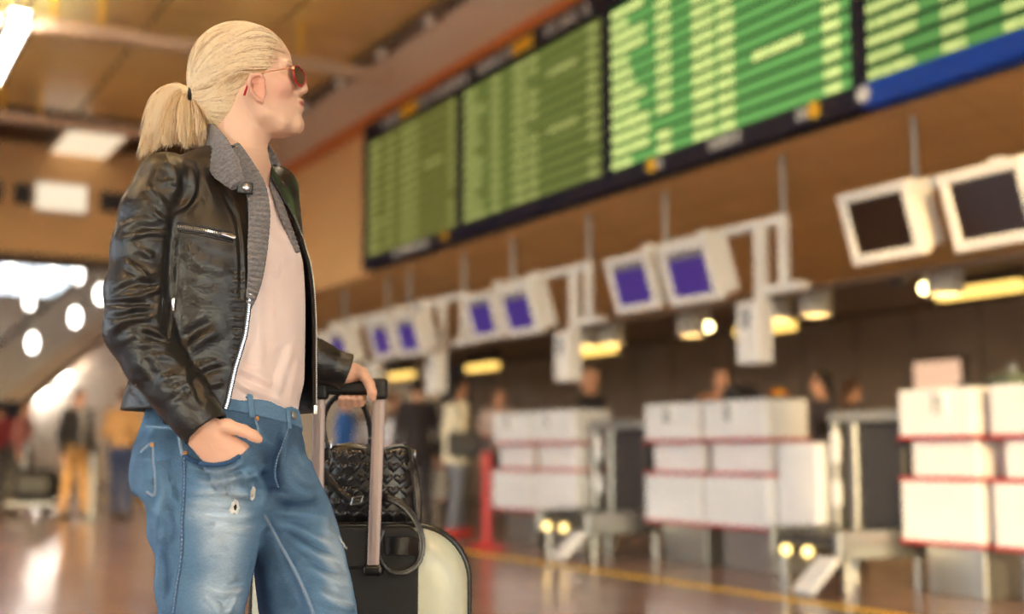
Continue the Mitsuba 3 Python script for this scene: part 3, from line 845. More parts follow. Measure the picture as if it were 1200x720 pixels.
# things on the counters
k = thing('glass_dome', 'tall grey green dome cover standing between the two nearest counters', 'dome')
X, y = 6.62, along(1190, 6.87)
put('bell', lathe([(0.235, -0.62), (0.24, -0.6), (0.24, 0.0), (0.22, 0.12), (0.16, 0.2), (0.05, 0.235), (0.0, 0.24)], 32, (X + 0.25, y, 1.14)), 'grey_green', k) if mat('grey_green', srgb(112, 122, 104), 0.2) else None
put('knob', lathe([(0, 0.23), (0.03, 0.235), (0.035, 0.27), (0.012, 0.30), (0, 0.30)], 16, (X + 0.25, y, 1.14)), 'steel', k)
put('stem', cbox(X + 0.23, X + 0.27, y - 0.02, y + 0.02, 0.0, 0.53), 'steel', k)
put('foot', lathe([(0, 0), (0.2, 0), (0.2, 0.03), (0, 0.04)], 24, (X + 0.25, y, 0)), 'steel', k)
for u, w, X, words in ((868, 0.22, 6.2, 'black ticket printer on the right desk of the middle counter pair'), (985, 0.3, 6.8, 'black ticket printer on the steel baggage scale')):
    y = along(u, X)
    k = thing('ticket_printer', words, 'printer', 'ticket printers')
    zb = 1.23 if X < 6.5 else 1.0
    if X > 6.5:
        put('stand', cbox(X - 0.05, X + 0.05, y - 0.05, y + 0.05, 0, zb), 'charcoal', k)
    put('body', rbox(X - 0.1, X + 0.12, y - w / 2, y + w / 2, zb, zb + 0.09, 0.02, 10), 'black', k)
    put('lid', rbox(X - 0.08, X + 0.1, y - w / 2 + 0.02, y + w / 2 - 0.02, zb + 0.08, zb + 0.12, 0.015, 10), 'charcoal', k)
mat('orange_cloth', mikit.proc(lambda p, n, uv: mix(srgb(228, 110, 24), srgb(240, 178, 40), smoothstep(0.45, 0.55, noise(p.x * 30, p.y * 30, p.z * 30)))), 0.8)
X, y = 6.50, along(914, 6.50)
k = thing('scarf', 'bright orange and yellow patterned scarf hanging over the middle counter end', 'scarf')
arc = smooth_path([(X - 0.04, y + 0.10, 1.22), (X, y + 0.02, 1.30), (X + 0.02, y - 0.06, 1.22), (X, y - 0.10, 1.06), (X - 0.03, y - 0.08, 0.93)], 24)
put('cloth', sweep(arc, np.linspace(0.05, 0.06, 24) + 0.012 * np.sin(np.arange(24)), 0.035, 10), 'orange_cloth', k)
put('fringe', sweep(smooth_path([(X - 0.03, y - 0.08, 0.95), (X - 0.05, y - 0.07, 0.87), (X - 0.05, y - 0.05, 0.82)], 8), 0.05, 0.012, 8), 'black', k)
# stanchion by the cream cardigan woman
X = 5.35
y = along(571, X)
k = thing('queue_post', 'red queue post with round red base beside the cream cardigan woman', 'queue post')
put('base', lathe([(0, 0), (0.17, 0), (0.175, 0.02), (0.12, 0.05), (0.03, 0.07), (0, 0.07)], 28, (X, y, 0)), 'red_trim', k)
put('pole', lathe([(0, 0.05), (0.045, 0.05), (0.045, 0.92), (0.05, 0.95), (0.045, 0.99), (0, 1.0)], 20, (X, y, 0)), 'red_trim', k)
put('belt_head', lathe([(0, 0.86), (0.052, 0.86), (0.052, 0.98), (0, 0.98)], 20, (X, y, 0)), 'charcoal', k)
# ------------------------------------------------------------------ other travellers and staff
mat('skin_far', srgb(222, 168, 138), 0.6)
mat('hair_black', srgb(34, 26, 24), 0.6)
mat('hair_brown', srgb(104, 66, 40), 0.6)
CLOTH = {}
def cloth(c):
    if c not in CLOTH:
        CLOTH[c] = mat(f'cloth_{len(CLOTH)}', srgb(*c), 0.85)
    return CLOTH[c]


def person(label, pos, height=1.7, face=0.0, top=(40, 40, 44), bottom=(50, 54, 64), hair='hair_black', shoes=(40, 36, 34), arms='down', shirt=None, long_hair=False, coat=0.0, step=0.1, group=None, h=0.012):
    """A standing figure: one body, with hair and clothes as its parts. face: direction in degrees, 0 = along +X of the hall."""
    k = thing('person', label, 'person', group)
    s = height / 1.72
    c, sn = math.cos(math.radians(face)), math.sin(math.radians(face))
    M = frame((pos[0], pos[1], 0), np.array([c, sn, 0]) * s, np.array([-sn, c, 0]) * s, np.array([0, 0, 1]) * s)
    hips = [np.array([0, 0.09 * q, 0.90]) for q in (1, -1)]
    knees = [np.array([0.03 + step * q * 0.5, 0.10 * q, 0.49]) for q in (1, -1)]
    feet = [np.array([step * q, 0.105 * q, 0.08]) for q in (1, -1)]
    sh = [np.array([0, 0.175 * q, 1.405]) for q in (1, -1)]
    if arms == 'down':
        el, wr = [np.array([-0.03, 0.235 * q, 1.12]) for q in (1, -1)], [np.array([0.04, 0.25 * q, 0.87]) for q in (1, -1)]
    elif arms == 'fold':
        el, wr = [np.array([-0.02, 0.23 * q, 1.13]) for q in (1, -1)], [np.array([0.22, 0.10 * q, 1.10]) for q in (1, -1)]
    else:
        el, wr = [np.array([-0.03, 0.235, 1.12]), np.array([-0.04, -0.24, 1.14])], [np.array([0.04, 0.25, 0.87]), np.array([0.20, -0.15, 1.02])]
    torso = [(0.84, 0, 0, 0.115, 0.165, 0, 2.2), (0.95, 0, 0, 0.115, 0.165, 0, 2.2), (1.10, 0, 0, 0.10, 0.135, 0, 2.2), (1.28, 0.01, 0, 0.12, 0.165, 0, 2.3), (1.40, 0, 0, 0.095, 0.165, 0, 2.2), (1.46, 0, 0, 0.06, 0.09, 0, 2.0), (1.49, 0, 0, 0.05, 0.055, 0, 2.0)]
    fat = lambda r, e: [(z, cx, cy, a + e, b + e, y, n) for z, cx, cy, a, b, y, n in r]
    head = np.array([0.025, 0, 1.605])

    def s_limbs(P, e=0.0, which='all'):
        d = None
        if which in ('all', 'arms'):
            for q in range(2):
                a = s_chain(P, [(*sh[q], 0.052 + e), (*el[q], 0.042 + e), (*(wr[q]), 0.028 + e)], 0.02)
                d = a if d is None else smin(d, a, 0.02)
        if which in ('all', 'legs'):
            for q in range(2):
                a = s_chain(P, [(*hips[q], 0.086 + e), (*knees[q], 0.056 + e), (*feet[q], 0.038 + e)], 0.03)
                d = a if d is None else smin(d, a, 0.03)
        return d

    def s_hand(P, q):
        v = wr[q] - el[q]
        v = v / np.linalg.norm(v)
        w = np.cross(v, [0, 0, 1.0]) if abs(v[2]) < 0.9 else np.array([1.0, 0, 0])
        w /= np.linalg.norm(w)
        d = s_cone(P, wr[q], wr[q] + v * 0.08, 0.026, 0.03)
        for j in range(4):
            b = wr[q] + v * 0.08 + w * (0.016 * (j - 1.5))
            d = smin(d, s_cone(P, b, b + v * (0.075 - 0.012 * abs(j - 1.3)) + [0, 0, -0.015], 0.0105, 0.008), 0.004)
        b = wr[q] + v * 0.03 - w * 0.025
        return smin(d, s_cone(P, b, b + v * 0.055 - w * 0.02, 0.012, 0.009), 0.006)

    def s_skin(P):
        d = smin(s_loft(P, torso), s_limbs(P), 0.03)
        d = smin(d, s_cone(P, (-0.005, 0, 1.44), (0.01, 0, 1.56), 0.05, 0.048), 0.02)
        hd = s_ell(P, head + [0, 0, 0.02], (0.092, 0.072, 0.10))
        hd = smin(hd, s_ell(P, head + [0.035, 0, -0.055], (0.052, 0.048, 0.062)), 0.03)
        hd = smin(hd, s_cone(P, head + [0.085, 0, 0.0], head + [0.105, 0, -0.028], 0.010, 0.012), 0.012)
        hd = smin(hd, s_ell(P, head + [0.078, 0, -0.060], (0.014, 0.022, 0.009)), 0.008)
        for q in (1, -1):
            hd = smin(hd, s_ell(P, head + [0.0, 0.074 * q, -0.01], (0.018, 0.009, 0.030)), 0.006)
            hd = smax(hd, -s_ell(P, head + [0.096, 0.032 * q, 0.005], (0.014, 0.016, 0.010)), 0.01)
        d = smin(d, hd, 0.02)
        for q in range(2):
            d = smin(d, s_hand(P, q), 0.015)
            d = smin(d, s_chain(P, [(*(feet[q] + [-0.04, 0, -0.04]), 0.034), (*(feet[q] + [0.06, 0, -0.045]), 0.032), (*(feet[q] + [0.13, 0, -0.055]), 0.022)], 0.02), 0.03)
        return d

    def s_top(P):
        d = s_loft(P, fat(torso[1:6] if not coat else [(0.90 - coat, 0, 0, 0.125, 0.175, 0, 2.2)] + torso[1:6], 0.016))
        d = smin(d, s_limbs(P, 0.014, 'arms'), 0.03)
        return smax(d, -s_cone(P, (0.01, 0, 1.44), (0.04, 0, 1.60), 0.056, 0.07), 0.005)

    def s_bottom(P):
        d = smin(s_loft(P, fat([(0.80, 0, 0, 0.10, 0.15, 0, 2.2)] + torso[:2] + [(1.02, 0, 0, 0.105, 0.15, 0, 2.2)], 0.010)), s_limbs(P, 0.014, 'legs'), 0.03)
        return np.maximum(d, 0.075 - P[:, 2])

    def s_hairs(P):
        d = s_ell(P, head + [-0.012, 0, 0.03], (0.100, 0.083, 0.106))
        if long_hair:
            d = smin(d, s_cone(P, head + [-0.06, 0, -0.02], head + [-0.075, 0, -0.14], 0.055, 0.045), 0.03)
        face_cut = P[:, 0] - head[0] - 0.03 - 0.5 * np.clip(P[:, 2] - head[2] - 0.035, -0.2, 0.1)
        low = (head[2] - (0.20 if long_hair else 0.045)) - P[:, 2]
        return smax(smax(d, face_cut, 0.015), low, 0.01)

    def s_shoes(P):
        d = None
        for q in range(2):
            a = s_chain(P, [(*(feet[q] + [-0.045, 0, -0.038]), 0.042), (*(feet[q] + [0.06, 0, -0.040]), 0.040), (*(feet[q] + [0.14, 0, -0.052]), 0.028)], 0.02)
            d = a if d is None else np.minimum(d, a)
        return np.maximum(d, 0.0 - P[:, 2])
    parts = [('body', s_skin, 'skin_far', (-0.3, -0.42, -0.02), (0.36, 0.42, 1.76), h), ('top', s_top, cloth(top), (-0.25, -0.42, 0.4), (0.36, 0.42, 1.56), h), ('trousers', s_bottom, cloth(bottom), (-0.3, -0.3, 0.0), (0.3, 0.3, 1.08), h),
             ('hair', s_hairs, hair, (-0.2, -0.15, 1.36), (0.18, 0.15, 1.78), h * 0.8), ('shoes', s_shoes, cloth(shoes), (-0.3, -0.25, -0.03), (0.4, 0.25, 0.16), h)]
    if shirt:
        parts.append(('shirt_front', lambda P: np.maximum(np.maximum(s_loft(P, fat(torso[1:6], 0.019)), np.abs(P[:, 1]) - 0.02 - 0.10 * np.clip(P[:, 2] - 1.0, 0, 0.4)), 0.03 - P[:, 0]), cloth(shirt), (-0.02, -0.12, 0.92), (0.2, 0.12, 1.5), h * 0.7))
    for name, f, m, lo, hi, hh in parts:
        mesh = relax(sculpt(lambda P: f(P).astype(np.float32), lo, hi, hh), 2)
        mesh.apply_transform(M)
        put(name, mesh, m, k, smooth=True)
    return k


def toward(u, v=None, d=None):
    return floor_at(u, v)[:2] if v else C2W(at(u, 532, d))[:2]


RIGHT, LEFT, AWAY, NEAR = -28.8, 151.2, 61.2, 241.2       # directions as the camera sees them
cw = toward(534, 628)
person('dark haired woman in a long cream cardigan, grey jeans and red shoes with a bag', cw, 1.62, RIGHT + 25, (232, 222, 196), (112, 116, 128), shoes=(200, 30, 36), long_hair=True, coat=0.12, arms='one')
person('man in a dark blazer over a white shirt and khaki trousers at the left', toward(86, 606), 1.70, RIGHT - 30, (44, 42, 46), (176, 136, 88), shirt=(236, 232, 230), arms='down')
person('man in a tan jacket and blue jeans seen from behind at the left', toward(141, 608), 1.68, AWAY, (198, 150, 96), (46, 60, 96), hair='hair_brown', arms='fold')
person('traveller in dark red top at the left edge of the picture', toward(-4, 590), 1.70, AWAY, (120, 40, 48), (40, 38, 44), arms='fold')
person('traveller in pink top near the left edge behind the black luggage', toward(24, 592), 1.70, RIGHT, (186, 120, 116), (52, 48, 50), hair='hair_brown')
person('traveller in a bright blue top seen between the suitcase handle tubes', toward(402, 616), 1.58, RIGHT, (34, 84, 158), (48, 46, 54), hair='hair_brown')
person('traveller in a dark suit just right of the suitcase handle', toward(488, 621), 1.68, AWAY + 20, (40, 36, 44), (36, 34, 42))
person('traveller in brown right of the handbag behind the queue', toward(458, 606), 1.66, RIGHT, (104, 74, 58), (44, 42, 50), hair='hair_brown')
person('traveller in grey behind the black handbag', toward(428, 603), 1.64, AWAY, (86, 80, 82), (44, 42, 50))
person('brown haired woman in a pale striped blouse behind the farther counters', toward(584, d=15.2), 1.60, NEAR + 20, (222, 200, 196), (60, 56, 60), hair='hair_brown', long_hair=True)
person('man in a black shirt leaning behind the counter in the middle distance', toward(694, d=13.6), 1.72, LEFT + 20, (24, 22, 26), (40, 38, 44), hair='skin_far', arms='fold')
person('agent with bare arms behind the middle counter pair', toward(846, d=12.2), 1.64, NEAR, (206, 140, 104), (60, 50, 50), hair='hair_brown')
person('dark haired agent facing left behind the steel baggage scale', toward(967, d=11.9), 1.58, LEFT, (70, 62, 66), (50, 46, 50), long_hair=True)
person('brown haired agent right of the dark haired agent behind the baggage scale', toward(998, d=12.9), 1.57, RIGHT, (66, 54, 54), (50, 46, 50), hair='hair_brown', long_hair=True)
# the cream cardigan woman's bag
k = thing('shoulder_bag', 'dark grey shoulder bag at the hip of the cream cardigan woman', 'bag')
bp_ = toward(554, 628) + np.array([-0.20, -0.20])
put('pouch', turn(rbox(-0.17, 0.17, -0.07, 0.07, -0.13, 0.13, 0.06, 14), frame((bp_[0], bp_[1], 0.93), [CW, -CS, 0], [CS, CW, 0], [0, 0, 1])), 'charcoal', k)
put('flap', turn(rbox(-0.165, 0.165, -0.075, 0.0, -0.03, 0.125, 0.03, 12), frame((bp_[0], bp_[1], 0.935), [CW, -CS, 0], [CS, CW, 0], [0, 0, 1])), 'black', k)
b0 = np.array([bp_[0], bp_[1], 1.03])
sh_ = np.array([cw[0], cw[1], 1.40])
put('strap', sweep(smooth_path([b0 + [-0.12, 0.05, 0], b0 * 0.5 + sh_ * 0.5 + np.array([-0.08, -0.10, 0.05]), sh_ + [-0.02, 0, 0.01], b0 * 0.5 + sh_ * 0.5 + np.array([0.05, 0.12, 0.05]), b0 + [0.1, -0.05, 0]], 30), 0.018, 0.005, 8), 'black', k)
# black luggage on a trolley at the left, and a grey post
k = thing('luggage_trolley', 'steel trolley carrying black travel bags at the far left', 'trolley')
q = toward(42, 604)
F3 = lambda x, y, z: frame((q[0], q[1], 0), [CW, -CS, 0], [CS, CW, 0], [0, 0, 1]) @ np.array([x, y, z, 1])
Mq = frame((q[0], q[1], 0), [CW, -CS, 0], [CS, CW, 0], [0, 0, 1])
put('deck', turn(cbox(-0.32, 0.32, -0.3, 0.3, 0.14, 0.18, 0.01), Mq), 'steel', k)
put('push_bar', sweep(smooth_path([F3(-0.3, 0.3, 0.16)[:3], F3(-0.3, 0.34, 0.9)[:3], F3(-0.2, 0.36, 1.02)[:3], F3(0.2, 0.36, 1.02)[:3], F3(0.3, 0.34, 0.9)[:3], F3(0.3, 0.3, 0.16)[:3]], 50), 0.018, None, 10), 'steel', k)
for x, y in ((-0.26, -0.25), (0.26, -0.25), (0, 0.26)):
    put('wheel', turn(trimesh.creation.cylinder(radius=0.07, height=0.04, sections=20), Mq @ frame((x, y, 0.07), [0, 1, 0], [0, 0, 1], [1, 0, 0])), 'black', k)
k = thing('travel_bag', 'big black travel bag lying on the trolley at the far left', 'bag')
put('body', turn(rbox(-0.30, 0.30, -0.2, 0.2, 0.185, 0.62, 0.14, 16), Mq), 'black', k)
put('handle', sweep(smooth_path([F3(-0.12, -0.05, 0.60)[:3], F3(-0.08, -0.05, 0.70)[:3], F3(0.08, -0.05, 0.70)[:3], F3(0.12, -0.05, 0.60)[:3]], 20), 0.014, None, 8), 'black', k)
k = thing('queue_post', 'pale grey post between the khaki trousers and the man in the tan jacket', 'queue post')
q = toward(107, 611)
put('base', lathe([(0, 0), (0.17, 0), (0.175, 0.02), (0.1, 0.04), (0.03, 0.05), (0, 0.05)], 24, (q[0], q[1], 0)), 'grey_metal', k)
put('pole', lathe([(0, 0.04), (0.04, 0.04), (0.04, 0.93), (0.0, 0.95)], 20, (q[0], q[1], 0)), 'grey_metal', k)
put('belt_head', lathe([(0, 0.84), (0.048, 0.84), (0.048, 0.96), (0, 0.97)], 20, (q[0], q[1], 0)), 'charcoal', k)
k = thing('kiosk', 'dark blue information kiosk at the left edge of the picture', 'kiosk')
q = toward(3, d=25)
Mq = frame((q[0], q[1], 0), [CW, -CS, 0], [CS, CW, 0], [0, 0, 1])
put('pillar', turn(cbox(-0.3, 0.3, -0.12, 0.12, 0, 1.3, 0.02), Mq), 'charcoal', k)
put('panel', turn(cbox(-0.34, 0.34, -0.14, 0.14, 1.3, 1.85, 0.02), Mq), 'navy', k)
# ------------------------------------------------------------------ the woman in the leather jacket (camera axes: right, ahead, up)
A = at
YAW = 48.0
AX = np.array([math.cos(math.radians(YAW)), math.sin(math.radians(YAW)), 0])   # towards her left
FR = np.array([math.sin(math.radians(YAW)), -math.cos(math.radians(YAW)), 0])  # her front


def rowsof(items, yaw=YAW, n=2.2):
    """Loft rows from (v, u, d, a, b[, yaw])."""
    out = []
    for it in items:
        p = A(it[1], it[0], it[2])
        out.append((p[2], p[0], p[1], it[3], it[4], it[5] if len(it) > 5 else yaw, n))
    return out


def chainof(items):
    """Rows x, y, z, r from (u, v, d, r in metres)."""
    return [(*A(u, v, d), r) for u, v, d, r in items]


# --- head frame
tilt, turnin = math.radians(12), math.radians(-9)
HX = np.array([math.cos(tilt) * math.cos(turnin), -math.sin(turnin) * math.cos(tilt), math.sin(tilt)])
HY = np.array([-math.sin(turnin), -math.cos(turnin), 0.0])         # her right, towards the camera
HZ = np.cross(HY, HX)
HZ = HZ if HZ[2] > 0 else -HZ
HO = A(285, 95, 2.545)
HR = np.stack([HX, HY, HZ])                                        # rows: axes


def H2C(L):
    return HO + np.asarray(L, float) @ HR


def s_head(L):
    """Head without hair in its own axes: X to the face, Y to her right, Z up."""
    S = L.copy()
    S[:, 1] = np.abs(S[:, 1])
    d = s_ell(L, (-0.004, 0, 0.030), (0.095, 0.071, 0.087))
    d = smin(d, s_ell(L, (0.040, 0, 0.030), (0.0625, 0.058, 0.060)), 0.025)
    d = smin(d, s_ell(L, (0.046, 0, -0.040), (0.054, 0.053, 0.082)), 0.025)
    d = smin(d, s_chain(S, [(0.016, 0.047, -0.048, 0.018), (0.028, 0.044, -0.082, 0.014), (0.058, 0.027, -0.105, 0.0130), (0.082, 0.010, -0.110, 0.0125)], 0.01), 0.030)
    d = smin(d, s_ell(L, (0.0870, 0, -0.1075), (0.0165, 0.018, 0.0165)), 0.016)
    d = smin(d, s_ell(L, (0.082, 0, -0.070), (0.024, 0.027, 0.027)), 0.014)
    d = smin(d, s_ell(S, (0.066, 0.040, -0.032), (0.028, 0.020, 0.022)), 0.016)
    d = smin(d, s_ell(S, (0.090, 0.027, 0.008), (0.013, 0.024, 0.009)), 0.012)
    d = smax(d, -s_ell(S, (0.106, 0.033, -0.013), (0.017, 0.017, 0.012)), 0.010)
    d = smin(d, s_ell(S, (0.0855, 0.032, -0.013), (0.0115, 0.0125, 0.0115)), 0.003)
    nose = s_chain(L, [(0.0995, 0, 0.002, 0.0072), (0.1080, 0, -0.016, 0.0076), (0.1165, 0, -0.0375, 0.0084)], 0.008)
    nose = smin(nose, s_ell(S, (0.1070, 0.0110, -0.0420), (0.0090, 0.0062, 0.0072)), 0.006)
    nose = smin(nose, s_ell(L, (0.108, 0, -0.028), (0.016, 0.010, 0.020)), 0.008)
    d = smin(d, nose, 0.009)
    d = smax(d, -s_ell(S, (0.1100, 0.0062, -0.0490), (0.006, 0.003, 0.004)), 0.003)
    d = smin(d, s_ell(L, (0.1035, 0, -0.0630), (0.0100, 0.020, 0.0062)), 0.005)
    d = smin(d, s_ell(L, (0.1010, 0, -0.0760), (0.0098, 0.018, 0.0068)), 0.005)
    d = smax(d, -s_ell(L, (0.113, 0, -0.0694), (0.010, 0.024, 0.0013)), 0.003)
    # ears
    E = S - np.array([0.0125, 0, -0.0270], np.float32)
    ear = s_ell(E, (0.013, 0.0700, -0.014), (0.0150, 0.0055, 0.027))
    rim = s_chain(E, [(0.024, 0.068, -0.010, 0.0030), (0.027, 0.073, 0.003, 0.0036), (0.018, 0.0785, 0.0125, 0.0040), (0.004, 0.0815, 0.0105, 0.0042), (-0.004, 0.0825, -0.004, 0.0040), (-0.001, 0.0800, -0.022, 0.0036), (0.008, 0.0755, -0.037, 0.0044), (0.0155, 0.0715, -0.0415, 0.0048)], 0.003)
    ear = smin(ear, rim, 0.003)
    ear = smin(ear, s_chain(E, [(0.019, 0.0745, -0.001, 0.0026), (0.007, 0.0775, -0.004, 0.0026), (0.005, 0.0765, -0.018, 0.0026), (0.011, 0.0745, -0.027, 0.0026)], 0.002), 0.003)
    ear = smax(ear, -s_ell(E, (0.0165, 0.0785, -0.0125), (0.0085, 0.0070, 0.0115)), 0.003)
    ear = smin(ear, s_ell(E, (0.0245, 0.0725, -0.014), (0.0038, 0.0045, 0.006)), 0.003)
    return smin(d, ear, 0.004)


# --- hands
GR = A(410, 456, 2.83)        # middle of the trolley's grip
def hand_right(P):
    w = A(241, 502, 2.338)
    kn = [A(284, 527, 2.352), A(275, 536, 2.346), A(263, 541, 2.346), A(250, 542, 2.352)]
    d = None
    for i, k in enumerate(kn):
        s = w + (A(252 - 8 * i, 508 + 2 * i, 2.345) - A(241, 502, 2.345))
        e = s_cone(P, s, k, 0.0155, 0.0125 if i else 0.013)
        d = e if d is None else smin(d, e, 0.012)
    d = smin(d, s_cone(P, A(231, 493, 2.345), A(252, 513, 2.347), 0.024, 0.022), 0.012)
    dirs = A(292, 596, 2.385) - A(270, 536, 2.352)
    for i, k in enumerate(kn):
        L = dirs / np.linalg.norm(dirs)
        q = k + L * (0.036 if i < 3 else 0.028) + np.array([0, 0.004, 0])
        r = q + L * (0.026 if i < 3 else 0.02) + np.array([0, 0.012, 0])
        f = s_chain(P, [(*k, 0.0125), (*q, 0.0095), (*r, 0.0082)], 0.004)
        d = smin(d, f, 0.004)
    th = s_chain(P, [(*A(247, 502, 2.342), 0.016), (*A(266, 500, 2.330), 0.0135), (*A(285, 505, 2.326), 0.0105), (*A(297, 511, 2.328), 0.0098), (*A(303, 515, 2.330), 0.0078)], 0.006)
    return smin(d, th, 0.008)


def hand_left(P):
    w = A(405, 436, 2.80)
    kn = [A(425, 437, 2.850), A(417, 434, 2.856), A(409, 434, 2.858), A(401, 437, 2.856)]
    d = s_cone(P, w, A(415, 437, 2.825), 0.024, 0.020)
    for k in kn:
        d = smin(d, s_cone(P, w + (k - A(413, 436, 2.856)) * 0.35, k, 0.014, 0.0115), 0.012)
    for i, k in enumerate(kn):
        x = k[0] - GR[0]
        c = lambda a, r: GR + np.array([x + 0.002 * i, r * math.cos(a), r * math.sin(a)])
        f = s_chain(P, [(*k, 0.0115), (*c(0.25, 0.036), 0.0098), (*c(-0.75, 0.034), 0.0092), (*c(-1.75, 0.032), 0.0086), (*c(-2.35, 0.031), 0.0078)], 0.003)
        d = smin(d, f, 0.003)
    th = s_chain(P, [(*A(410, 437, 2.80), 0.015), (*A(424, 437, 2.790), 0.0125), (*A(433, 450, 2.782), 0.0105), (*A(436, 460, 2.782), 0.0098), (*A(437, 467, 2.785), 0.0080)], 0.006)
    return smin(d, th, 0.008)


# --- the skin: one continuous body
TORSO = rowsof([(184, 276, 2.555, 0.060, 0.056), (196, 268, 2.555, 0.100, 0.060), (215, 257, 2.55, 0.128, 0.062), (260, 258, 2.545, 0.132, 0.080), (310, 263, 2.54, 0.135, 0.098),
                (380, 265, 2.54, 0.125, 0.092), (430, 264, 2.54, 0.125, 0.090), (480, 262, 2.54, 0.138, 0.10), (550, 260, 2.54, 0.150, 0.112), (590, 262, 2.54, 0.12, 0.10)], n=2.2)
ARM_R = chainof([(193, 218, 2.425, 0.045), (163, 345, 2.375, 0.040), (161, 392, 2.365, 0.036), (205, 455, 2.348, 0.032), (241, 502, 2.338, 0.024)])
ARM_L = chainof([(325, 225, 2.675, 0.045), (335, 330, 2.72, 0.038), (338, 405, 2.76, 0.034), (375, 425, 2.785, 0.030), (405, 436, 2.80, 0.023)])
FOOT_R, FOOT_L = np.array([*A(240, 900, 2.47)[:2], 0.0]), np.array([*A(425, 900, 2.60)[:2], 0.0])
LEG_R = [(*A(226, 585, 2.475), 0.082), (*A(238, 640, 2.465), 0.074), (*A(234, 745, 2.46), 0.052), (*(FOOT_R + [0, 0.0, 0.30]), 0.048), (*(FOOT_R + [0, 0, 0.09]), 0.034)]
LEG_L = [(*A(312, 585, 2.60), 0.082), (*A(345, 650, 2.60), 0.074), (*A(378, 745, 2.60), 0.052), (*(FOOT_L + [-0.01, 0.0, 0.30]), 0.048), (*(FOOT_L + [0, 0, 0.09]), 0.034)]


def s_body(P):
    d = s_loft(P, TORSO)
    nk = s_chain(P, [(*H2C((-0.012, 0, -0.045)), 0.052), (*A(283, 160, 2.555), 0.0525), (*A(275, 200, 2.555), 0.056)], 0.01)
    d = smin(d, nk, 0.03)
    for arm in (ARM_R, ARM_L):
        d = smin(d, s_chain(P, arm, 0.02), 0.03)
    for leg, foot in ((LEG_R, FOOT_R), (LEG_L, FOOT_L)):
        g = s_chain(P, leg, 0.02)
        toe = foot + FR * 0.15 + [0, 0, 0.03]
        g = smin(g, s_chain(P, [(*(foot - FR * 0.03 + [0, 0, 0.035]), 0.030), (*(foot + [0, 0, 0.07]), 0.032), (*(foot + FR * 0.09 + [0, 0, 0.04]), 0.030), (*toe, 0.022)], 0.02), 0.03)
        d = smin(d, g, 0.03)
    d = smin(d, hand_right(P), 0.008)
    d = smin(d, hand_left(P), 0.008)
    hd = np.full(len(P), 9.0, np.float32)
    L = (P - HO.astype(np.float32)) @ HR.T.astype(np.float32)
    near = np.linalg.norm(L, axis=1) < 0.24
    hd[near] = s_head(L[near])
    dn = smin(d, hd, 0.018)
    return np.where(near, dn, d)


body = sculpt(s_body, [-0.86, 2.24, -0.01], [-0.24, 2.94, 1.74], 0.0027)
body = relax(keep_largest(body), 6)
V = body.vertices.view(np.ndarray)
L = (V - HO) @ HR.T
col = np.tile(srgb(238, 196, 170), (len(V), 1))
blush = np.exp(-(((L - [0.072, 0.0, -0.045]) / [0.035, 9, 0.030]) ** 2).sum(1)) * (np.abs(L[:, 1]) > 0.02)
col = col * (1 - 0.45 * blush[:, None]) + np.array(srgb(228, 150, 132)) * 0.45 * blush[:, None]
earm = np.exp(-(((L - [0.0245, 0.0, -0.0425]) / [0.024, 9, 0.034]) ** 2).sum(1) ** 2) * (np.abs(L[:, 1]) > 0.071)
col = col * (1 - 0.4 * earm[:, None]) + np.array(srgb(226, 132, 112)) * 0.4 * earm[:, None]
lipm = np.clip(1.6 - (((L - [0.1075, 0, -0.0695]) / [0.0095, 0.021, 0.0105]) ** 2).sum(1), 0, 1)
col = col * (1 - 0.75 * lipm[:, None]) + np.array(srgb(196, 96, 92)) * 0.75 * lipm[:, None]
brow = np.exp(-(((np.abs(L) * [1, 1, 0] + L * [0, 0, 1] - [0.100, 0.030, 0.012]) / [0.02, 0.022, 0.0035]) ** 2).sum(1))
col = col * (1 - 0.6 * brow[:, None]) + np.array(srgb(168, 116, 72)) * 0.6 * brow[:, None]
hands = smooth01(1.12 - V[:, 2], 0, 0.05) * (V[:, 2] > 0.7)
col = col * (1 - 0.35 * hands[:, None]) + np.array(srgb(222, 150, 120)) * 0.35 * hands[:, None]
scene['skin'] = {'type': 'twosided', 'bsdf': {'type': 'principled', 'base_color': {'type': 'mesh_attribute', 'name': 'vertex_color'}, 'roughness': 0.48, 'specular': 0.45, 'sheen': 0.2}}
W = thing('person', 'blonde woman in black leather jacket and blue jeans, one hand on the suitcase handle', 'person')


def wput(name, mesh, m, parent=W, cam_axes=True, smooth=True, **kw):
    mesh = tm(mesh)
    mesh = trimesh.Trimesh(C2W(mesh.vertices), mesh.faces, process=False)
    return put(name, mesh, m, parent, smooth=smooth, **kw)


scene[key('body', W)] = mikit.ply(trimesh.Trimesh(C2W(V), body.faces, process=False), 'skin', smooth=True, color=col)
say(W + '__body', 'fair skin of face and hands')

# --- hair: scalp volume, strands drawn back to the tie, ponytail
TIE = np.array([-0.1000, 0.006, -0.0085])


def s_hairball(L):
    d = s_ell(L, (-0.006, 0, 0.032), (0.0985, 0.0755, 0.0900))
    d = smin(d, s_ell(L, (-0.046, 0, -0.034), (0.050, 0.052, 0.062)), 0.03)
    d = smin(d, s_ell(L, (-0.076, 0.003, -0.003), (0.028, 0.028, 0.032)), 0.03)
    return smin(d, s_ell(L, (0.032, 0, 0.031), (0.0670, 0.0625, 0.062)), 0.025)


def hairline(y, z):
    """How far forward the hair reaches at the side (|y|) and height z."""
    base = np.interp(z, [-0.11, -0.092, -0.059, -0.030, -0.0185, -0.0145, 0.009, 0.040, 0.061, 0.08, 0.13], [-0.038, -0.026, -0.006, 0.004, 0.014, 0.044, 0.060, 0.068, 0.073, 0.08, 0.13])
    return base + 0.010 * np.clip(1 - np.abs(y) / 0.06, 0, 1)


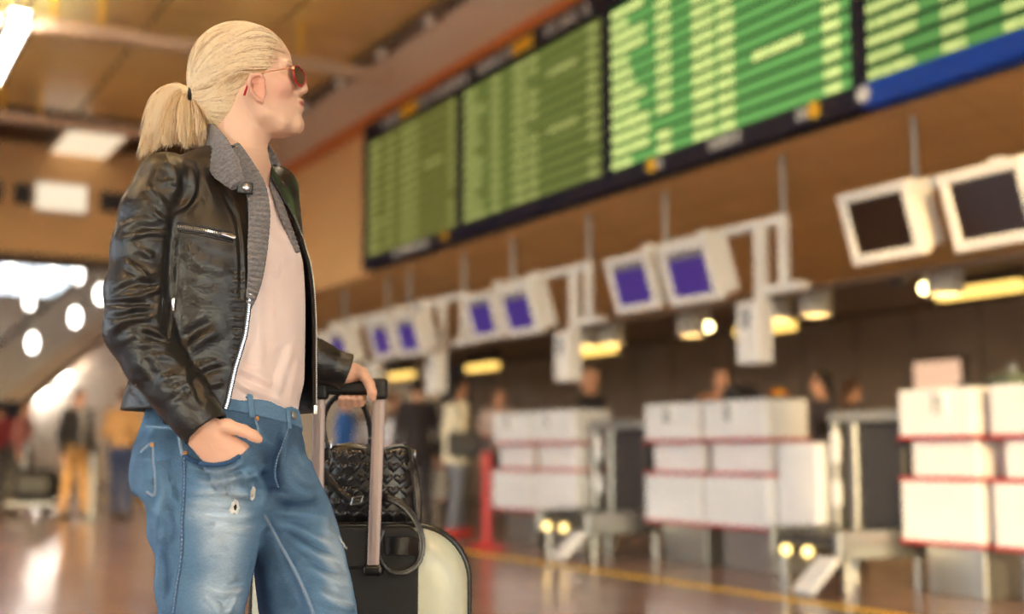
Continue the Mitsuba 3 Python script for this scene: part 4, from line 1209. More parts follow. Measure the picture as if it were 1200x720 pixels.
def s_hair(L):
    d = s_hairball(L)
    g = (np.sin(np.arctan2(L[:, 2] - 0.0, np.abs(L[:, 0] - TIE[0]) + 0.02) * 46 + 3 * L[:, 1] * 40) * 0.0007).astype(np.float32)
    return smax(d + g, (L[:, 0] - hairline(L[:, 1], L[:, 2])).astype(np.float32), 0.006)


cap = relax(sculpt(s_hair, [-0.13, -0.10, -0.11], [0.12, 0.10, 0.14], 0.0022), 4)
mat('hair_base', srgb(184, 148, 106), 0.45, specular=0.5)
for nm, c in (('hair_light', (248, 230, 200)), ('hair_mid', (232, 206, 164)), ('hair_dark', (164, 126, 88))):
    scene[nm] = {'type': 'twosided', 'bsdf': {'type': 'principled', 'base_color': rgb(srgb(*c)), 'roughness': 0.34, 'specular': 0.6}}
HAIR = wput('hair', trimesh.Trimesh(H2C(cap.vertices), cap.faces, process=False), 'hair_base', label='straight blonde hair combed back')


def onto(L, off):
    for _ in range(6):
        e = 1e-3
        d = s_hairball(L.astype(np.float32)).astype(float)
        g = np.stack([s_hairball((L + np.eye(3)[k] * e).astype(np.float32)) - s_hairball((L - np.eye(3)[k] * e).astype(np.float32)) for k in range(3)], 1).astype(float)
        g /= np.linalg.norm(g, axis=1, keepdims=True) + 1e-9
        L = L - g * (d - off)[:, None]
    return L


def curves(name, paths, radius, m, parent, label=None):
    """Strands as curves; radius falls off towards the tips."""
    import os
    os.makedirs(meshkit.FOLDER, exist_ok=True)
    f = f'{meshkit.FOLDER}/strand_{len(scene)}.txt'
    with open(f, 'w') as o:
        for p, r in zip(paths, radius):
            o.write('\n'.join('%.6f %.6f %.6f %.6f' % (*q, s) for q, s in zip(p, r)) + '\n\n')
    k = key(name, parent)
    scene[k] = {'type': 'bsplinecurve', 'filename': f, 'bsdf': {'type': 'ref', 'id': m}}
    say(k, label, kind='stuff')
    return k


def strands(n, seed):
    """Roots along the hairline and over the scalp; each strand runs over the head to the tie."""
    r = np.random.default_rng(seed)
    z = np.concatenate([r.uniform(-0.098, 0.078, n // 2), r.uniform(-0.098, 0.125, n - n // 2)])
    side = r.choice([-1, 1], n, p=[0.3, 0.7])
    y = side * r.uniform(0.0, 0.075, n)
    x = hairline(y, z) - np.where(np.arange(n) < n // 2, r.uniform(0, 0.006, n), r.uniform(0, 0.09, n))
    root = onto(np.stack([x, y, z], 1), 0.0)
    x2 = hairline(root[:, 1], root[:, 2])
    root[:, 0] = np.minimum(root[:, 0], x2)
    clump = r.integers(0, 60, n)
    jit = r.normal(0, 0.0045, (60, 3))[clump] * 0.6 + r.normal(0, 0.002, (n, 3))
    end = TIE + jit * [0.3, 1, 1]
    S = np.linspace(0, 1, 18)[:, None, None]
    bow = np.sin(np.pi * S) * (np.array([0, 0, 0.016]) * np.sign(root[:, 2:3] - 0.0))[None]
    path = root * (1 - S) + end * S + bow
    lift = r.uniform(0.0002, 0.0030, n) * r.uniform(0.3, 1, n)
    out = np.stack([onto(q, lift * np.sin(np.pi * min(s * 1.4 + 0.06, 0.85))) for q, s in zip(path, S.ravel())], 1)
    out += np.cumsum(r.normal(0, 0.00012, out.shape), 1)
    return out


for nm, n, sd, rad in (('hair_light', 2100, 1, 0.00042), ('hair_mid', 1500, 2, 0.00042), ('hair_dark', 800, 3, 0.00034)):
    p = strands(n, sd)
    curves('strands', [C2W(H2C(q)) for q in p], np.full(p.shape[:2], rad) * np.linspace(0.8, 1.0, p.shape[1]), nm, HAIR)

tie = H2C(TIE + [-0.006, 0, 0])
tieax = H2C(TIE + [-0.02, 0, 0.006]) - H2C(TIE)
ring = trimesh.creation.torus(0.0135, 0.0055, major_sections=28, minor_sections=12)
zt = tieax / np.linalg.norm(tieax)
xt = np.cross(zt, [0, 1, 0]); xt /= np.linalg.norm(xt)
wput('hair_tie', turn(ring, frame(tie, xt, np.cross(zt, xt), zt)), 'black', label='black elastic band')
mat('chrome', srgb(225, 225, 228), 0.18, metallic=1.0)
wput('tie_clasp', turn(rbox(-0.004, 0.004, -0.004, 0.004, -0.006, 0.006, 0.003, 8), frame(H2C(TIE + [-0.006, 0.012, 0.015]), xt, np.cross(zt, xt), zt)), 'chrome', W + '__hair_tie')


def tail(n, seed, wild=1.0):
    r = np.random.default_rng(seed)
    nl = 26
    lanes, lane_len, lane_g = np.linspace(0.02, 0.98, nl) + r.normal(0, 0.012, nl), r.uniform(0.72, 1.24, nl), r.normal(0, 0.8, nl)
    c = r.integers(0, nl, n)
    loose = r.random(n) < 0.14
    out = []
    for i in range(n):
        f, g = lanes[c[i]] + r.normal(0, 0.035), lane_g[c[i]] + 0.5 * r.normal()
        fe = lanes[c[i]] + r.normal(0, 0.010)
        if loose[i]:
            f, g = r.uniform(0, 1), r.normal()
            fe = f + r.normal(0, 0.05)
        f, fe = np.clip(f, 0, 1), np.clip(fe, -0.05, 1.05)
        ln = lane_len[c[i]] * r.uniform(0.86, 1.04) * (1.12 if r.random() < 0.05 else 1)
        e1 = np.array([np.interp(f, [0, .5, 1], [200, 214, 230]), np.interp(f, [0, .5, 1], [102, 110, 119])])
        e2 = np.array([np.interp(f, [0, .5, 1], [178, 205, 237]), np.interp(f, [0, .5, 1], [120, 131, 139])])
        e3 = np.array([np.interp(fe, [0, .25, .5, .75, 1], [158, 176, 197, 221, 241]), np.interp(fe, [0, .25, .5, .75, 1], [194, 184, 176, 177, 168])])
        e3 = e2 + (e3 - e2) * ln
        dd = 0.010 * g
        pts = [tie + [0.004, 0, 0], A(*e1, 2.53) + [0, dd * 0.6, 0.004 * r.normal()], A(*e2, 2.515) + [0.002 * r.normal(), dd * 1.3, 0], A(*e3, 2.50) + [0.003 * r.normal(), dd * 1.2, 0]]
        out.append(smooth_path(pts, 14))
    return np.array(out)


TAIL = key('ponytail', W)
core = join(*[sweep(smooth_path([tie, A(a[0], a[1], 2.532), A(b[0], b[1], 2.52), A(c[0], c[1], 2.505)], 16), np.linspace(0.010, 0.013, 16) * np.r_[np.ones(12), np.linspace(0.95, 0.3, 4)], 0.010, 10, up=(0, 1, 0))
              for a, b, c in (((203, 105), (184, 124), (176, 164)), ((212, 109), (196, 130), (192, 156)), ((220, 113), (213, 134), (208, 156)), ((227, 116), (226, 136), (226, 155)))])
scene[TAIL] = mikit.ply(trimesh.Trimesh(C2W(core.vertices), core.faces, process=False), 'hair_mid', smooth=True)
say(TAIL, 'short loose blonde ponytail')
for nm, n, sd, rad in (('hair_light', 1300, 11, 0.00045), ('hair_mid', 800, 12, 0.00045), ('hair_dark', 260, 13, 0.00036)):
    p = tail(n, sd)
    curves('strands', [C2W(q) for q in p], np.full(p.shape[:2], rad) * np.r_[np.ones(9), np.linspace(1, 0.35, 5)], nm, TAIL)

# --- sunglasses
mat('rose_frame', srgb(190, 40, 44), 0.25, specular=0.6)
mat('gold', srgb(238, 178, 140), 0.25, metallic=0.8)
mat('rose_lens', srgb(84, 24, 30), 0.25, specular=0.4)
GL = key('sunglasses', W)
say(GL, 'rose red sunglasses')
for s in (1, -1):
    th = np.linspace(0, 2 * np.pi, 41)[:-1]
    rim = np.stack([0 * th, s * (0.0345 + 0.0285 * np.cos(th) * (1 + 0.10 * np.sin(th))), -0.0185 + 0.0210 * np.sin(th) - 0.002 * np.cos(th)], 1)
    rim[:, 0] = 0.1235 - 0.40 * (np.abs(rim[:, 1]) - 0.006) - 0.10 * np.maximum(-0.0185 - rim[:, 2], 0)
    R3 = H2C(rim)
    fr = sweep(R3, 0.0016, 0.0022, 8, up=tuple(HX), closed=True)
    wput('rim', fr, 'rose_frame', GL)
    c = R3.mean(0) + HX * 0.0015
    n = len(R3)
    inner = trimesh.Trimesh(np.vstack([R3 + HX * 0.0002, R3 - HX * 0.0018, [c + HX * 0.001, c - HX * 0.001]]), [[i, (i + 1) % n, 2 * n] for i in range(n)] + [[n + (i + 1) % n, n + i, 2 * n + 1] for i in range(n)] + [[i, n + i, (i + 1) % n] for i in range(n)] + [[(i + 1) % n, n + i, n + (i + 1) % n] for i in range(n)], process=False)
    wput('lens', inner, 'rose_lens', GL, smooth=40, label='dark rose lens')
    temple = smooth_path([(0.1000, s * 0.0635, -0.009), (0.090, s * 0.0705, -0.0095), (0.060, s * 0.0760, -0.011), (0.034, s * 0.0785, -0.013), (0.018, s * 0.0800, -0.014), (0.008, s * 0.0775, -0.030)], 24)
    wput('temple', sweep(H2C(temple), np.r_[np.linspace(0.0022, 0.0014, 24)], 0.0016, 8, up=tuple(HZ)), 'gold', GL, label='thin gold temple')
    wput('temple_tip', sweep(H2C(smooth_path([(0.010, s * 0.0775, -0.026), (0.003, s * 0.0755, -0.038), (-0.004, s * 0.0700, -0.050)], 12)), 0.0030, 0.0022, 8, up=tuple(HZ)), 'rose_frame', GL, label='red tip behind the ear')
    wput('hinge', turn(rbox(-0.004, 0.004, -0.003, 0.003, -0.0035, 0.0035, 0.002, 8), frame(H2C((0.1005, s * 0.0635, -0.009)), HX, HY, HZ)), 'gold', GL)
wput('bridge', sweep(H2C(smooth_path([(0.1230, 0.007, -0.010), (0.1255, 0, -0.007), (0.1230, -0.007, -0.010)], 10)), 0.0016, None, 8, up=tuple(HX)), 'rose_frame', GL)
# ------------------------------------------------------------------ her clothes
def interp_rows(rows, z):
    r = np.asarray(rows)[np.argsort([q[0] for q in rows])]
    from scipy.interpolate import PchipInterpolator
    return PchipInterpolator(r[:, 0], r[:, 1:])(np.clip(z, r[0, 0], r[-1, 0]))


def on_loft(rows, p, v, off=0.0):
    """Point of the front of a torso loft at the sideways coordinate p and about the picture height v."""
    u, d = 270.0, 2.45
    for _ in range(5):
        z = A(u, v, d)[2]
        cx, cy, a, b, yaw, n = interp_rows(rows, z)
        q = (b + off) * max(1 - abs(p / (a + off)) ** n, 0) ** (1 / n)
        P = np.array([cx, cy, z]) + AX * p + FR * q
        u, d = pix(P)[0], P[1]
    return P


def solve_p(rows, u, v):
    ps = np.linspace(-0.16, 0.13, 80)
    us = np.array([pix(on_loft(rows, p, v))[0] for p in ps])
    return float(ps[np.argmax(us >= u)])


mat('blouse', mikit.proc(lambda p, n, uv: mix(srgb(246, 222, 216), srgb(250, 232, 228), noise(p.x * 60, p.y * 60, p.z * 8))), 0.55, sheen=0.3)
BL = rowsof([(214, 262, 2.55, 0.105, 0.060), (250, 255, 2.545, 0.150, 0.095), (285, 262, 2.54, 0.160, 0.118), (305, 264, 2.54, 0.163, 0.127), (350, 268, 2.54, 0.160, 0.125), (400, 270, 2.54, 0.155, 0.122),
             (440, 269, 2.54, 0.155, 0.122), (470, 266, 2.54, 0.150, 0.117), (500, 264, 2.54, 0.146, 0.112)])
bl = relax(sculpt(lambda P: s_loft(P, BL), [-0.80, 2.3, 0.86], [-0.30, 2.8, 1.42], 0.003), 4)
bl = folds(bl, [([(268, 442), (285, 452), (300, 462)], 3, 4), ([(270, 428), (296, 437), (320, 455)], 2.5, 5), ([(345, 400), (333, 435), (325, 470)], 3, 5), ([(350, 420), (342, 450), (338, 478)], 2.5, 4), ([(305, 330), (303, 380), (306, 440)], 2.0, 6),
                ([(322, 300), (320, 350), (318, 420)], 1.2, 6), ([(280, 452), (310, 462), (335, 472)], 3.5, 4), ([(318, 466), (328, 474), (338, 480)], 3, 3), ([(286, 400), (282, 425), (290, 440)], 1.5, 4), ([(335, 300), (325, 315), (312, 325)], 1.2, 4)])
wput('blouse', bl, 'blouse', label='pale pink silky blouse tucked in')

# --- jacket
JK = rowsof([(179, 272, 2.555, 0.072, 0.064), (196, 262, 2.555, 0.115, 0.076), (215, 255, 2.55, 0.160, 0.088), (235, 252, 2.548, 0.180, 0.104), (260, 254, 2.545, 0.185, 0.118), (285, 256, 2.54, 0.190, 0.130), (310, 260, 2.54, 0.192, 0.137),
             (345, 264, 2.54, 0.190, 0.138), (400, 266, 2.54, 0.187, 0.138), (440, 264, 2.54, 0.190, 0.141), (484, 259, 2.545, 0.200, 0.150), (500, 259, 2.545, 0.202, 0.151)])
SLEEVE_R = chainof([(196, 216, 2.420, 0.062), (176, 250, 2.392, 0.054), (167, 290, 2.378, 0.054), (161, 340, 2.365, 0.056), (162, 386, 2.355, 0.059), (180, 424, 2.350, 0.051), (207, 458, 2.345, 0.046), (228, 486, 2.340, 0.043), (252, 517, 2.335, 0.042)])
SLEEVE_L = chainof([(318, 224, 2.675, 0.058), (330, 330, 2.72, 0.054), (336, 402, 2.76, 0.048), (374, 425, 2.787, 0.042), (407, 436, 2.80, 0.035), (420, 441, 2.806, 0.033)])
trace = [(287, 214), (287, 232), (291, 259), (294, 292), (293, 322), (289, 352), (284, 394), (272, 433), (263, 472), (258, 492)]
ER = np.array([(v, solve_p(JK, u, v)) for u, v in trace])
EL = np.array([(205, 0.075), (250, 0.125), (280, 0.145), (310, 0.150), (400, 0.150), (492, 0.155)])
zR = np.array([on_loft(JK, p, v)[2] for v, p in ER])
zL = np.array([on_loft(JK, p, v)[2] for v, p in EL])
CUFF_R, CUFF_RN = A(242, 504, 2.338), A(241, 502, 2.338) - A(205, 455, 2.348)
CUFF_L, CUFF_LN = A(407, 436, 2.80), A(405, 436, 2.80) - A(375, 425, 2.785)
CUFF_RN, CUFF_LN = CUFF_RN / np.linalg.norm(CUFF_RN), CUFF_LN / np.linalg.norm(CUFF_LN)
JROWS = np.array([(r[0], r[1], r[2]) for r in JK])[::-1] if JK[0][0] > JK[-1][0] else np.array([(r[0], r[1], r[2]) for r in JK])
HEM = A(258, 481, 2.45)[2]


def jacket_outer(P):
    return smin(smin(s_loft(P, JK), s_chain(P, SLEEVE_R, 0.02), 0.016), s_chain(P, SLEEVE_L, 0.02), 0.016)


def s_jacket(P):
    o = jacket_outer(P)
    x = P.astype(np.float64)
    z = x[:, 2]
    cx, cy = np.interp(z, JROWS[:, 0], JROWS[:, 1]), np.interp(z, JROWS[:, 0], JROWS[:, 2])
    p = (x[:, 0] - cx) * AX[0] + (x[:, 1] - cy) * AX[1]
    q = (x[:, 0] - cx) * FR[0] + (x[:, 1] - cy) * FR[1]
    pr, pl = np.interp(z, zR[::-1], ER[::-1, 1]), np.interp(z, zL[::-1], EL[::-1, 1])
    d = np.maximum(o, -(o + 0.0065))
    gap = np.maximum(np.maximum(pr - p, p - pl), -q - 0.01)
    d = np.maximum(d, -gap)
    d = np.where(s_chain(P, SLEEVE_R[3:], 0.02) < 0.012, d, np.maximum(d, HEM - z))
    neck = s_chain(P, [(*A(288, 140, 2.555), 0.060), (*A(281, 172, 2.555), 0.062), (*A(278, 200, 2.545), 0.050)], 0.01)
    d = np.maximum(d, -neck)
    for c, n in ((CUFF_R, CUFF_RN), (CUFF_L, CUFF_LN)):
        t = (x - c) @ n
        near = np.linalg.norm(x - c, axis=1) < 0.085
        d = np.where(near, np.maximum(d, t), d)
    return d.astype(np.float32)


jk = relax(keep_largest(sculpt(s_jacket, [-0.88, 2.22, 0.86], [-0.26, 2.92, 1.46], 0.0026, reach=1.6)), 5)
JF = [([(194, 187), (203, 200), (207, 216)], 3, 4), ([(186, 217), (197, 213), (208, 216)], 2, 3), ([(174, 219), (184, 230), (193, 243)], 3, 4), ([(178, 247), (186, 254), (195, 260)], 2.5, 3), ([(143, 276), (164, 266), (190, 267)], -4, 4),
      ([(149, 279), (178, 273), (199, 277)], 3, 3), ([(147, 307), (160, 316), (176, 328)], 3.5, 4), ([(161, 291), (170, 296), (180, 303)], 3, 4), ([(134, 346), (155, 334), (190, 332)], -4, 4), ([(146, 351), (168, 346), (187, 339)], 3.5, 3),
      ([(126, 357), (149, 355), (180, 357)], -3.5, 3), ([(146, 365), (160, 361), (176, 361)], 3, 2.6), ([(129, 372), (149, 370), (178, 364)], -3, 3), ([(130, 385), (153, 374), (180, 373)], 4, 3.5), ([(134, 396), (150, 388), (166, 385)], -2.5, 4),
      ([(167, 383), (182, 389), (198, 398)], 3, 3), ([(160, 390), (176, 394), (194, 401)], -2, 3), ([(160, 404), (180, 404), (200, 408)], 3, 4), ([(180, 416), (195, 417), (210, 423)], 3, 4), ([(171, 419), (175, 430), (181, 442)], -4, 5),
      ([(190, 446), (203, 441), (216, 441)], 3, 4), ([(221, 449), (225, 458), (226, 470)], 3, 3), ([(230, 455), (234, 465), (238, 474)], -3, 3), ([(200, 470), (212, 462), (222, 456)], -2, 4), ([(150, 440), (165, 452), (180, 470)], 2.5, 5),
      ([(225, 186), (228, 215), (220, 238), (205, 248)], 4.0, 3), ([(217, 200), (215, 225), (205, 238)], -5, 5), ([(232, 190), (240, 212), (250, 236)], 3.5, 5), ([(204, 250), (200, 300), (197, 345), (196, 395)], -5, 5),
      ([(216, 414), (236, 398), (258, 384)], 4, 8), ([(214, 400), (230, 388), (250, 378)], -4, 6), ([(226, 446), (244, 436), (263, 431)], -4, 4), ([(222, 425), (228, 440), (226, 458)], -3.5, 5), ([(236, 458), (250, 450), (264, 448)], 3, 4),
      ([(214, 290), (228, 305), (240, 322)], 3, 7), ([(236, 300), (250, 312), (268, 318)], 2.5, 7), ([(212, 330), (232, 345), (258, 350)], 2, 9), ([(259, 221), (268, 240), (277, 258), (282, 300), (282, 350)], -2.0, 2.2), ([(264, 219), (273, 238), (283, 256)], 2, 2.5)]
JF += [([(270 + 8 * k % 3, v), (280, v + 1), (288 - 0.09 * max(0, v - 380), v)], 1.8 if k % 2 else -1.6, 2.4) for k, v in enumerate(range(318, 432, 11))]
jk = folds(jk, JF)
nz = meshkit.fbm(jk.vertices * [26, 26, 42] + 3, 3, 5) - 0.5
rid = 0.5 - np.abs(meshkit.fbm(jk.vertices * [14, 14, 30] + 11, 2, 9) - 0.5)
calm = 1 - 0.65 * smooth01(pix(jk.vertices)[:, 0], 200, 214)
jk.vertices = jk.vertices + vnormals(jk) * ((0.0010 * nz + 0.0022 * (rid - 0.42)) * calm)[:, None]
bump('leather', mikit.proc(lambda p, n, uv: mix(srgb(22, 22, 24), srgb(34, 33, 34), fbm(p.x * 9, p.y * 9, p.z * 9, 2))), 0.31,
     lambda p, n, uv: fbm(p.x * 260, p.y * 260, p.z * 260, 2) + 0.5 * fbm(p.x * 55, p.y * 55, p.z * 85, 2), 0.0007, 4e-4, specular=0.55)
JACKET = wput('jacket', jk, 'leather', label='worn black leather jacket, open')
# zips along both front edges, pocket zips, snap
def zip_line(path, nor, w=0.0034, parent=JACKET, step=0.0042):
    path, nor = np.asarray(path), np.asarray(nor)
    k = wput('zipper_tape', sweep(path, w * 1.5, 0.0012, 8, up=nor, square=True), 'charcoal', parent)
    seg = np.r_[0, np.cumsum(np.linalg.norm(np.diff(path, axis=0), axis=1))]
    ts = np.arange(0, seg[-1], step)
    teeth = []
    for t in ts:
        c = np.array([np.interp(t, seg, path[:, i]) for i in range(3)])
        i = min(np.searchsorted(seg, t), len(path) - 2)
        ez = nor[i] / np.linalg.norm(nor[i])
        ex = path[i + 1] - path[i]
        ex = ex - ez * (ex @ ez)
        ex /= np.linalg.norm(ex)
        teeth.append(turn(trimesh.creation.box([step * 0.62, w * 1.25, 0.0026]), frame(c + ez * 0.0015, ex, np.cross(ez, ex), ez)))
    wput('zipper_teeth', join(*teeth), 'chrome', parent, smooth=False, kind='stuff')
    return k
vs = np.linspace(222, 480, 70)
pth = np.array([on_loft(JK, np.interp(v, ER[:, 0], ER[:, 1]) + 0.001, v, 0.002) for v in vs])
zip_line(pth, np.tile(FR - 0.35 * AX + np.array([0, 0, 0.05]), (70, 1)))
vs = np.linspace(240, 483, 60)
pth = np.array([on_loft(JK, np.interp(v, EL[:, 0], EL[:, 1]), v, 0.002) for v in vs])
zip_line(pth, np.tile(AX * 0.9 + FR * 0.25 - np.array([0.0, 0.5, 0.0]), (60, 1)))
wput('zipper_pull', turn(rbox(-0.004, 0.004, -0.002, 0.002, -0.012, 0.008, 0.002, 8), frame(pth[-1] + [0.0, -0.006, 0.006], [1, 0, 0], [0, 1, 0], [0, 0, 1])), 'chrome', JACKET)
pth, nor = drape(jk, [(209, 266), (230, 269), (250, 273), (274, 279)], 30, 0.001)
zip_line(pth, nor, 0.0036)
pth2, nor2 = drape(jk, [(258, 275), (266, 277), (275, 279.5)], 10, 0.005)
wput('zipper_pull', sweep(pth2, np.r_[np.linspace(0.0035, 0.0055, 9), 0.003], 0.0018, 10, up=nor2), 'chrome', JACKET)
for pts in ([(207, 262), (230, 264.5), (252, 269), (275, 274.5)], [(208, 271), (230, 274), (250, 278.5), (273, 284)]):
    p_, n_ = drape(jk, pts, 30, 0.0005)
    wput('pocket_welt', sweep(p_, 0.0022, 0.0016, 8, up=n_), 'leather', JACKET)
pth, nor = drape(jk, [(203, 352), (200, 372), (197, 398)], 24, 0.001)
zip_line(pth, nor, 0.0026)
pth2, nor2 = drape(jk, [(204, 349), (203, 357), (202, 366)], 10, 0.005)
wput('zipper_pull', sweep(pth2, np.r_[0.0025, np.linspace(0.004, 0.003, 9)], 0.0016, 10, up=nor2), 'chrome', JACKET)
# knit collar: ribbed bands
mat('knit_grey', mikit.proc(lambda p, n, uv: mix(srgb(112, 108, 111), srgb(144, 140, 142), noise(p.x * 300, p.y * 300, p.z * 300))), 0.95, specular=0.1, sheen=0.5)
def ribbed(path, w, t, n=260, rib=0.0108, up=None, twist=0.0, sides=20):
    p = smooth_path(path, n)
    seg = np.r_[0, np.cumsum(np.linalg.norm(np.diff(p, axis=0), axis=1))]
    wv = np.interp(np.linspace(0, 1, n), np.linspace(0, 1, len(w)), w)
    r = (0.5 + 0.5 * np.cos(2 * np.pi * seg / rib)) ** 0.6
    return sweep(p, wv * (0.985 + 0.03 * r), t * (0.38 + 0.62 * r) + 0.0016 * r, sides, up=up if up is not None else FR)
def P3(*rows):
    return np.array([A(*r) for r in rows])
def upto(path, centre, n=260):
    p = smooth_path(path, n)
    w = p - np.asarray(centre)
    w[:, 2] *= 0.15
    return w / np.linalg.norm(w, axis=1, keepdims=True)
NECK = A(283, 172, 2.555)
outer = P3((330, 214, 2.665), (312, 186, 2.655), (285, 163, 2.645), (258, 155, 2.615), (247, 161, 2.545), (254, 178, 2.470), (266, 198, 2.422), (279, 217, 2.400))
SC = wput('knit_collar', ribbed(outer, [0.014, 0.022, 0.027, 0.029, 0.032, 0.034, 0.030, 0.016], 0.0085, up=upto(outer, A(284, 178, 2.555))), 'knit_grey', label='grey ribbed knit collar')
inner = P3((326, 226, 2.60), (318, 203, 2.612), (304, 182, 2.62), (284, 168, 2.615), (264, 163, 2.585), (262, 165, 2.535), (273, 176, 2.495), (288, 196, 2.462), (300, 219, 2.440), (304, 250, 2.428), (302, 290, 2.420), (299, 325, 2.418), (294, 350, 2.418), (288, 368, 2.420))
wput('knit_collar', ribbed(inner, [0.011, 0.014, 0.018, 0.022, 0.024, 0.022, 0.019, 0.018, 0.020, 0.022, 0.020, 0.015, 0.010, 0.004], 0.0065, n=420, up=upto(inner, A(278, 230, 2.56), 420)), 'knit_grey', W, label='inner ribbed knit collar band')
left = P3((306, 190, 2.632), (316, 208, 2.60), (324, 230, 2.575), (333, 255, 2.556), (342, 278, 2.545), (349, 296, 2.545))
wput('knit_collar', ribbed(left, [0.014, 0.015, 0.015, 0.013, 0.010, 0.006], 0.006, n=160, up=upto(left, A(285, 250, 2.60), 160)), 'knit_grey', W, label='far ribbed knit collar band')
pt, nt = drape(jk, [(276, 213), (284, 217), (290, 221)], 10, 0.012)
snapc = A(288, 220.5, 2.408)
tabn = FR * 0.75 - np.array([0, 0.6, 0]) - AX * 0.1
tabn /= np.linalg.norm(tabn)
tx = np.cross([0, 0, 1], tabn); tx /= np.linalg.norm(tx)
ty = np.cross(tabn, tx)
tab = wput('collar_tab', turn(rbox(-0.017, 0.014, -0.0125, 0.0125, -0.004, 0.004, 0.0039, 12), frame(snapc, tx, ty, tabn)), 'leather', JACKET)
wput('snap', turn(lathe([(0, 0.0026), (0.0055, 0.0022), (0.0078, 0.0), (0.0078, -0.003), (0, -0.003)], 24), frame(snapc + tabn * 0.0055, tx, ty, tabn)), 'chrome', tab, label='round chrome snap')
wput('collar_tab', turn(rbox(-0.012, 0.012, -0.011, 0.011, -0.004, 0.004, 0.0039, 12), frame(A(327, 218, 2.60), [0.85, -0.3, -0.42], [0.42, 0.0, 0.9], np.cross([0.85, -0.3, -0.42], [0.42, 0, 0.9]))), 'leather', JACKET)
# cuffs
for c, n, r, arm in ((CUFF_R, CUFF_RN, 0.0415, 0), (CUFF_L, CUFF_LN, 0.0345, 1)):
    a = np.cross(n, [0, 1, 0.1]); a /= np.linalg.norm(a)
    b = np.cross(n, a)
    th = np.linspace(0, 2 * np.pi, 49)[:-1]
    wput('cuff_edge', sweep(c - n * 0.004 + r * (np.cos(th)[:, None] * a + np.sin(th)[:, None] * b), 0.0030, 0.0045, 10, up=tuple(n), closed=True), 'leather', JACKET)

# --- jeans
HIP = rowsof([(440, 262, 2.54, 0.148, 0.112), (478, 262, 2.54, 0.153, 0.118), (500, 261, 2.54, 0.161, 0.126), (530, 259, 2.54, 0.175, 0.136), (560, 260, 2.54, 0.182, 0.142), (585, 262, 2.54, 0.172, 0.136), (612, 268, 2.54, 0.14, 0.10)])
LR = rowsof([(545, 224, 2.475, 0.088, 0.092), (600, 242, 2.470, 0.106, 0.100), (622, 242, 2.468, 0.103, 0.100), (650, 242, 2.466, 0.094, 0.096), (693, 237, 2.462, 0.087, 0.090), (720, 236, 2.460, 0.078, 0.086), (760, 234, 2.460, 0.074, 0.08), (860, 236, 2.465, 0.068, 0.072), (985, 240, 2.47, 0.064, 0.068)], yaw=20)
LL = rowsof([(545, 312, 2.60, 0.085, 0.09), (600, 336, 2.60, 0.092, 0.096), (650, 350, 2.60, 0.092, 0.096), (703, 359, 2.60, 0.096, 0.094), (722, 362, 2.60, 0.096, 0.092), (765, 376, 2.60, 0.084, 0.086), (860, 402, 2.60, 0.072, 0.075), (950, 422, 2.60, 0.066, 0.07)], yaw=20)


def waist_z(P):
    p = (P[:, 0] - A(262, 478, 2.54)[0]) * AX[0] + (P[:, 1] - 2.54) * AX[1]
    return A(262, 468, 2.50)[2] - 0.165 * p


def s_hips(P):
    return s_loft(P, HIP)


def s_jeans(P):
    d = smin(s_hips(P), s_loft(P, LR), 0.028)
    d = smin(d, s_loft(P, LL), 0.028)
    d = smax(d, -s_ell(P, A(172, 592, 2.50), (0.020, 0.08, 0.016)), 0.02)
    d = smin(d, s_ell(P, A(196, 622, 2.48), (0.034, 0.05, 0.040)), 0.02)
    d = np.maximum(d, P[:, 2] - waist_z(P))
    # the hand in the pocket lifts the cloth below the pocket's edge
    near = (np.abs(P - A(265, 555, 2.37).astype(np.float32)) < 0.12).all(1)
    if near.any():
        h = hand_right(P[near]) - 0.0055
        Q = pix(P[near])
        rim = np.interp(Q[:, 0], [215, 230, 255, 275, 287, 296, 310], [533, 540, 543, 538, 530, 520, 505])
        h = np.maximum(h, (rim - Q[:, 1]) * 0.0016)
        d[near] = smin(d[near], h.astype(np.float32), 0.010)
    return d


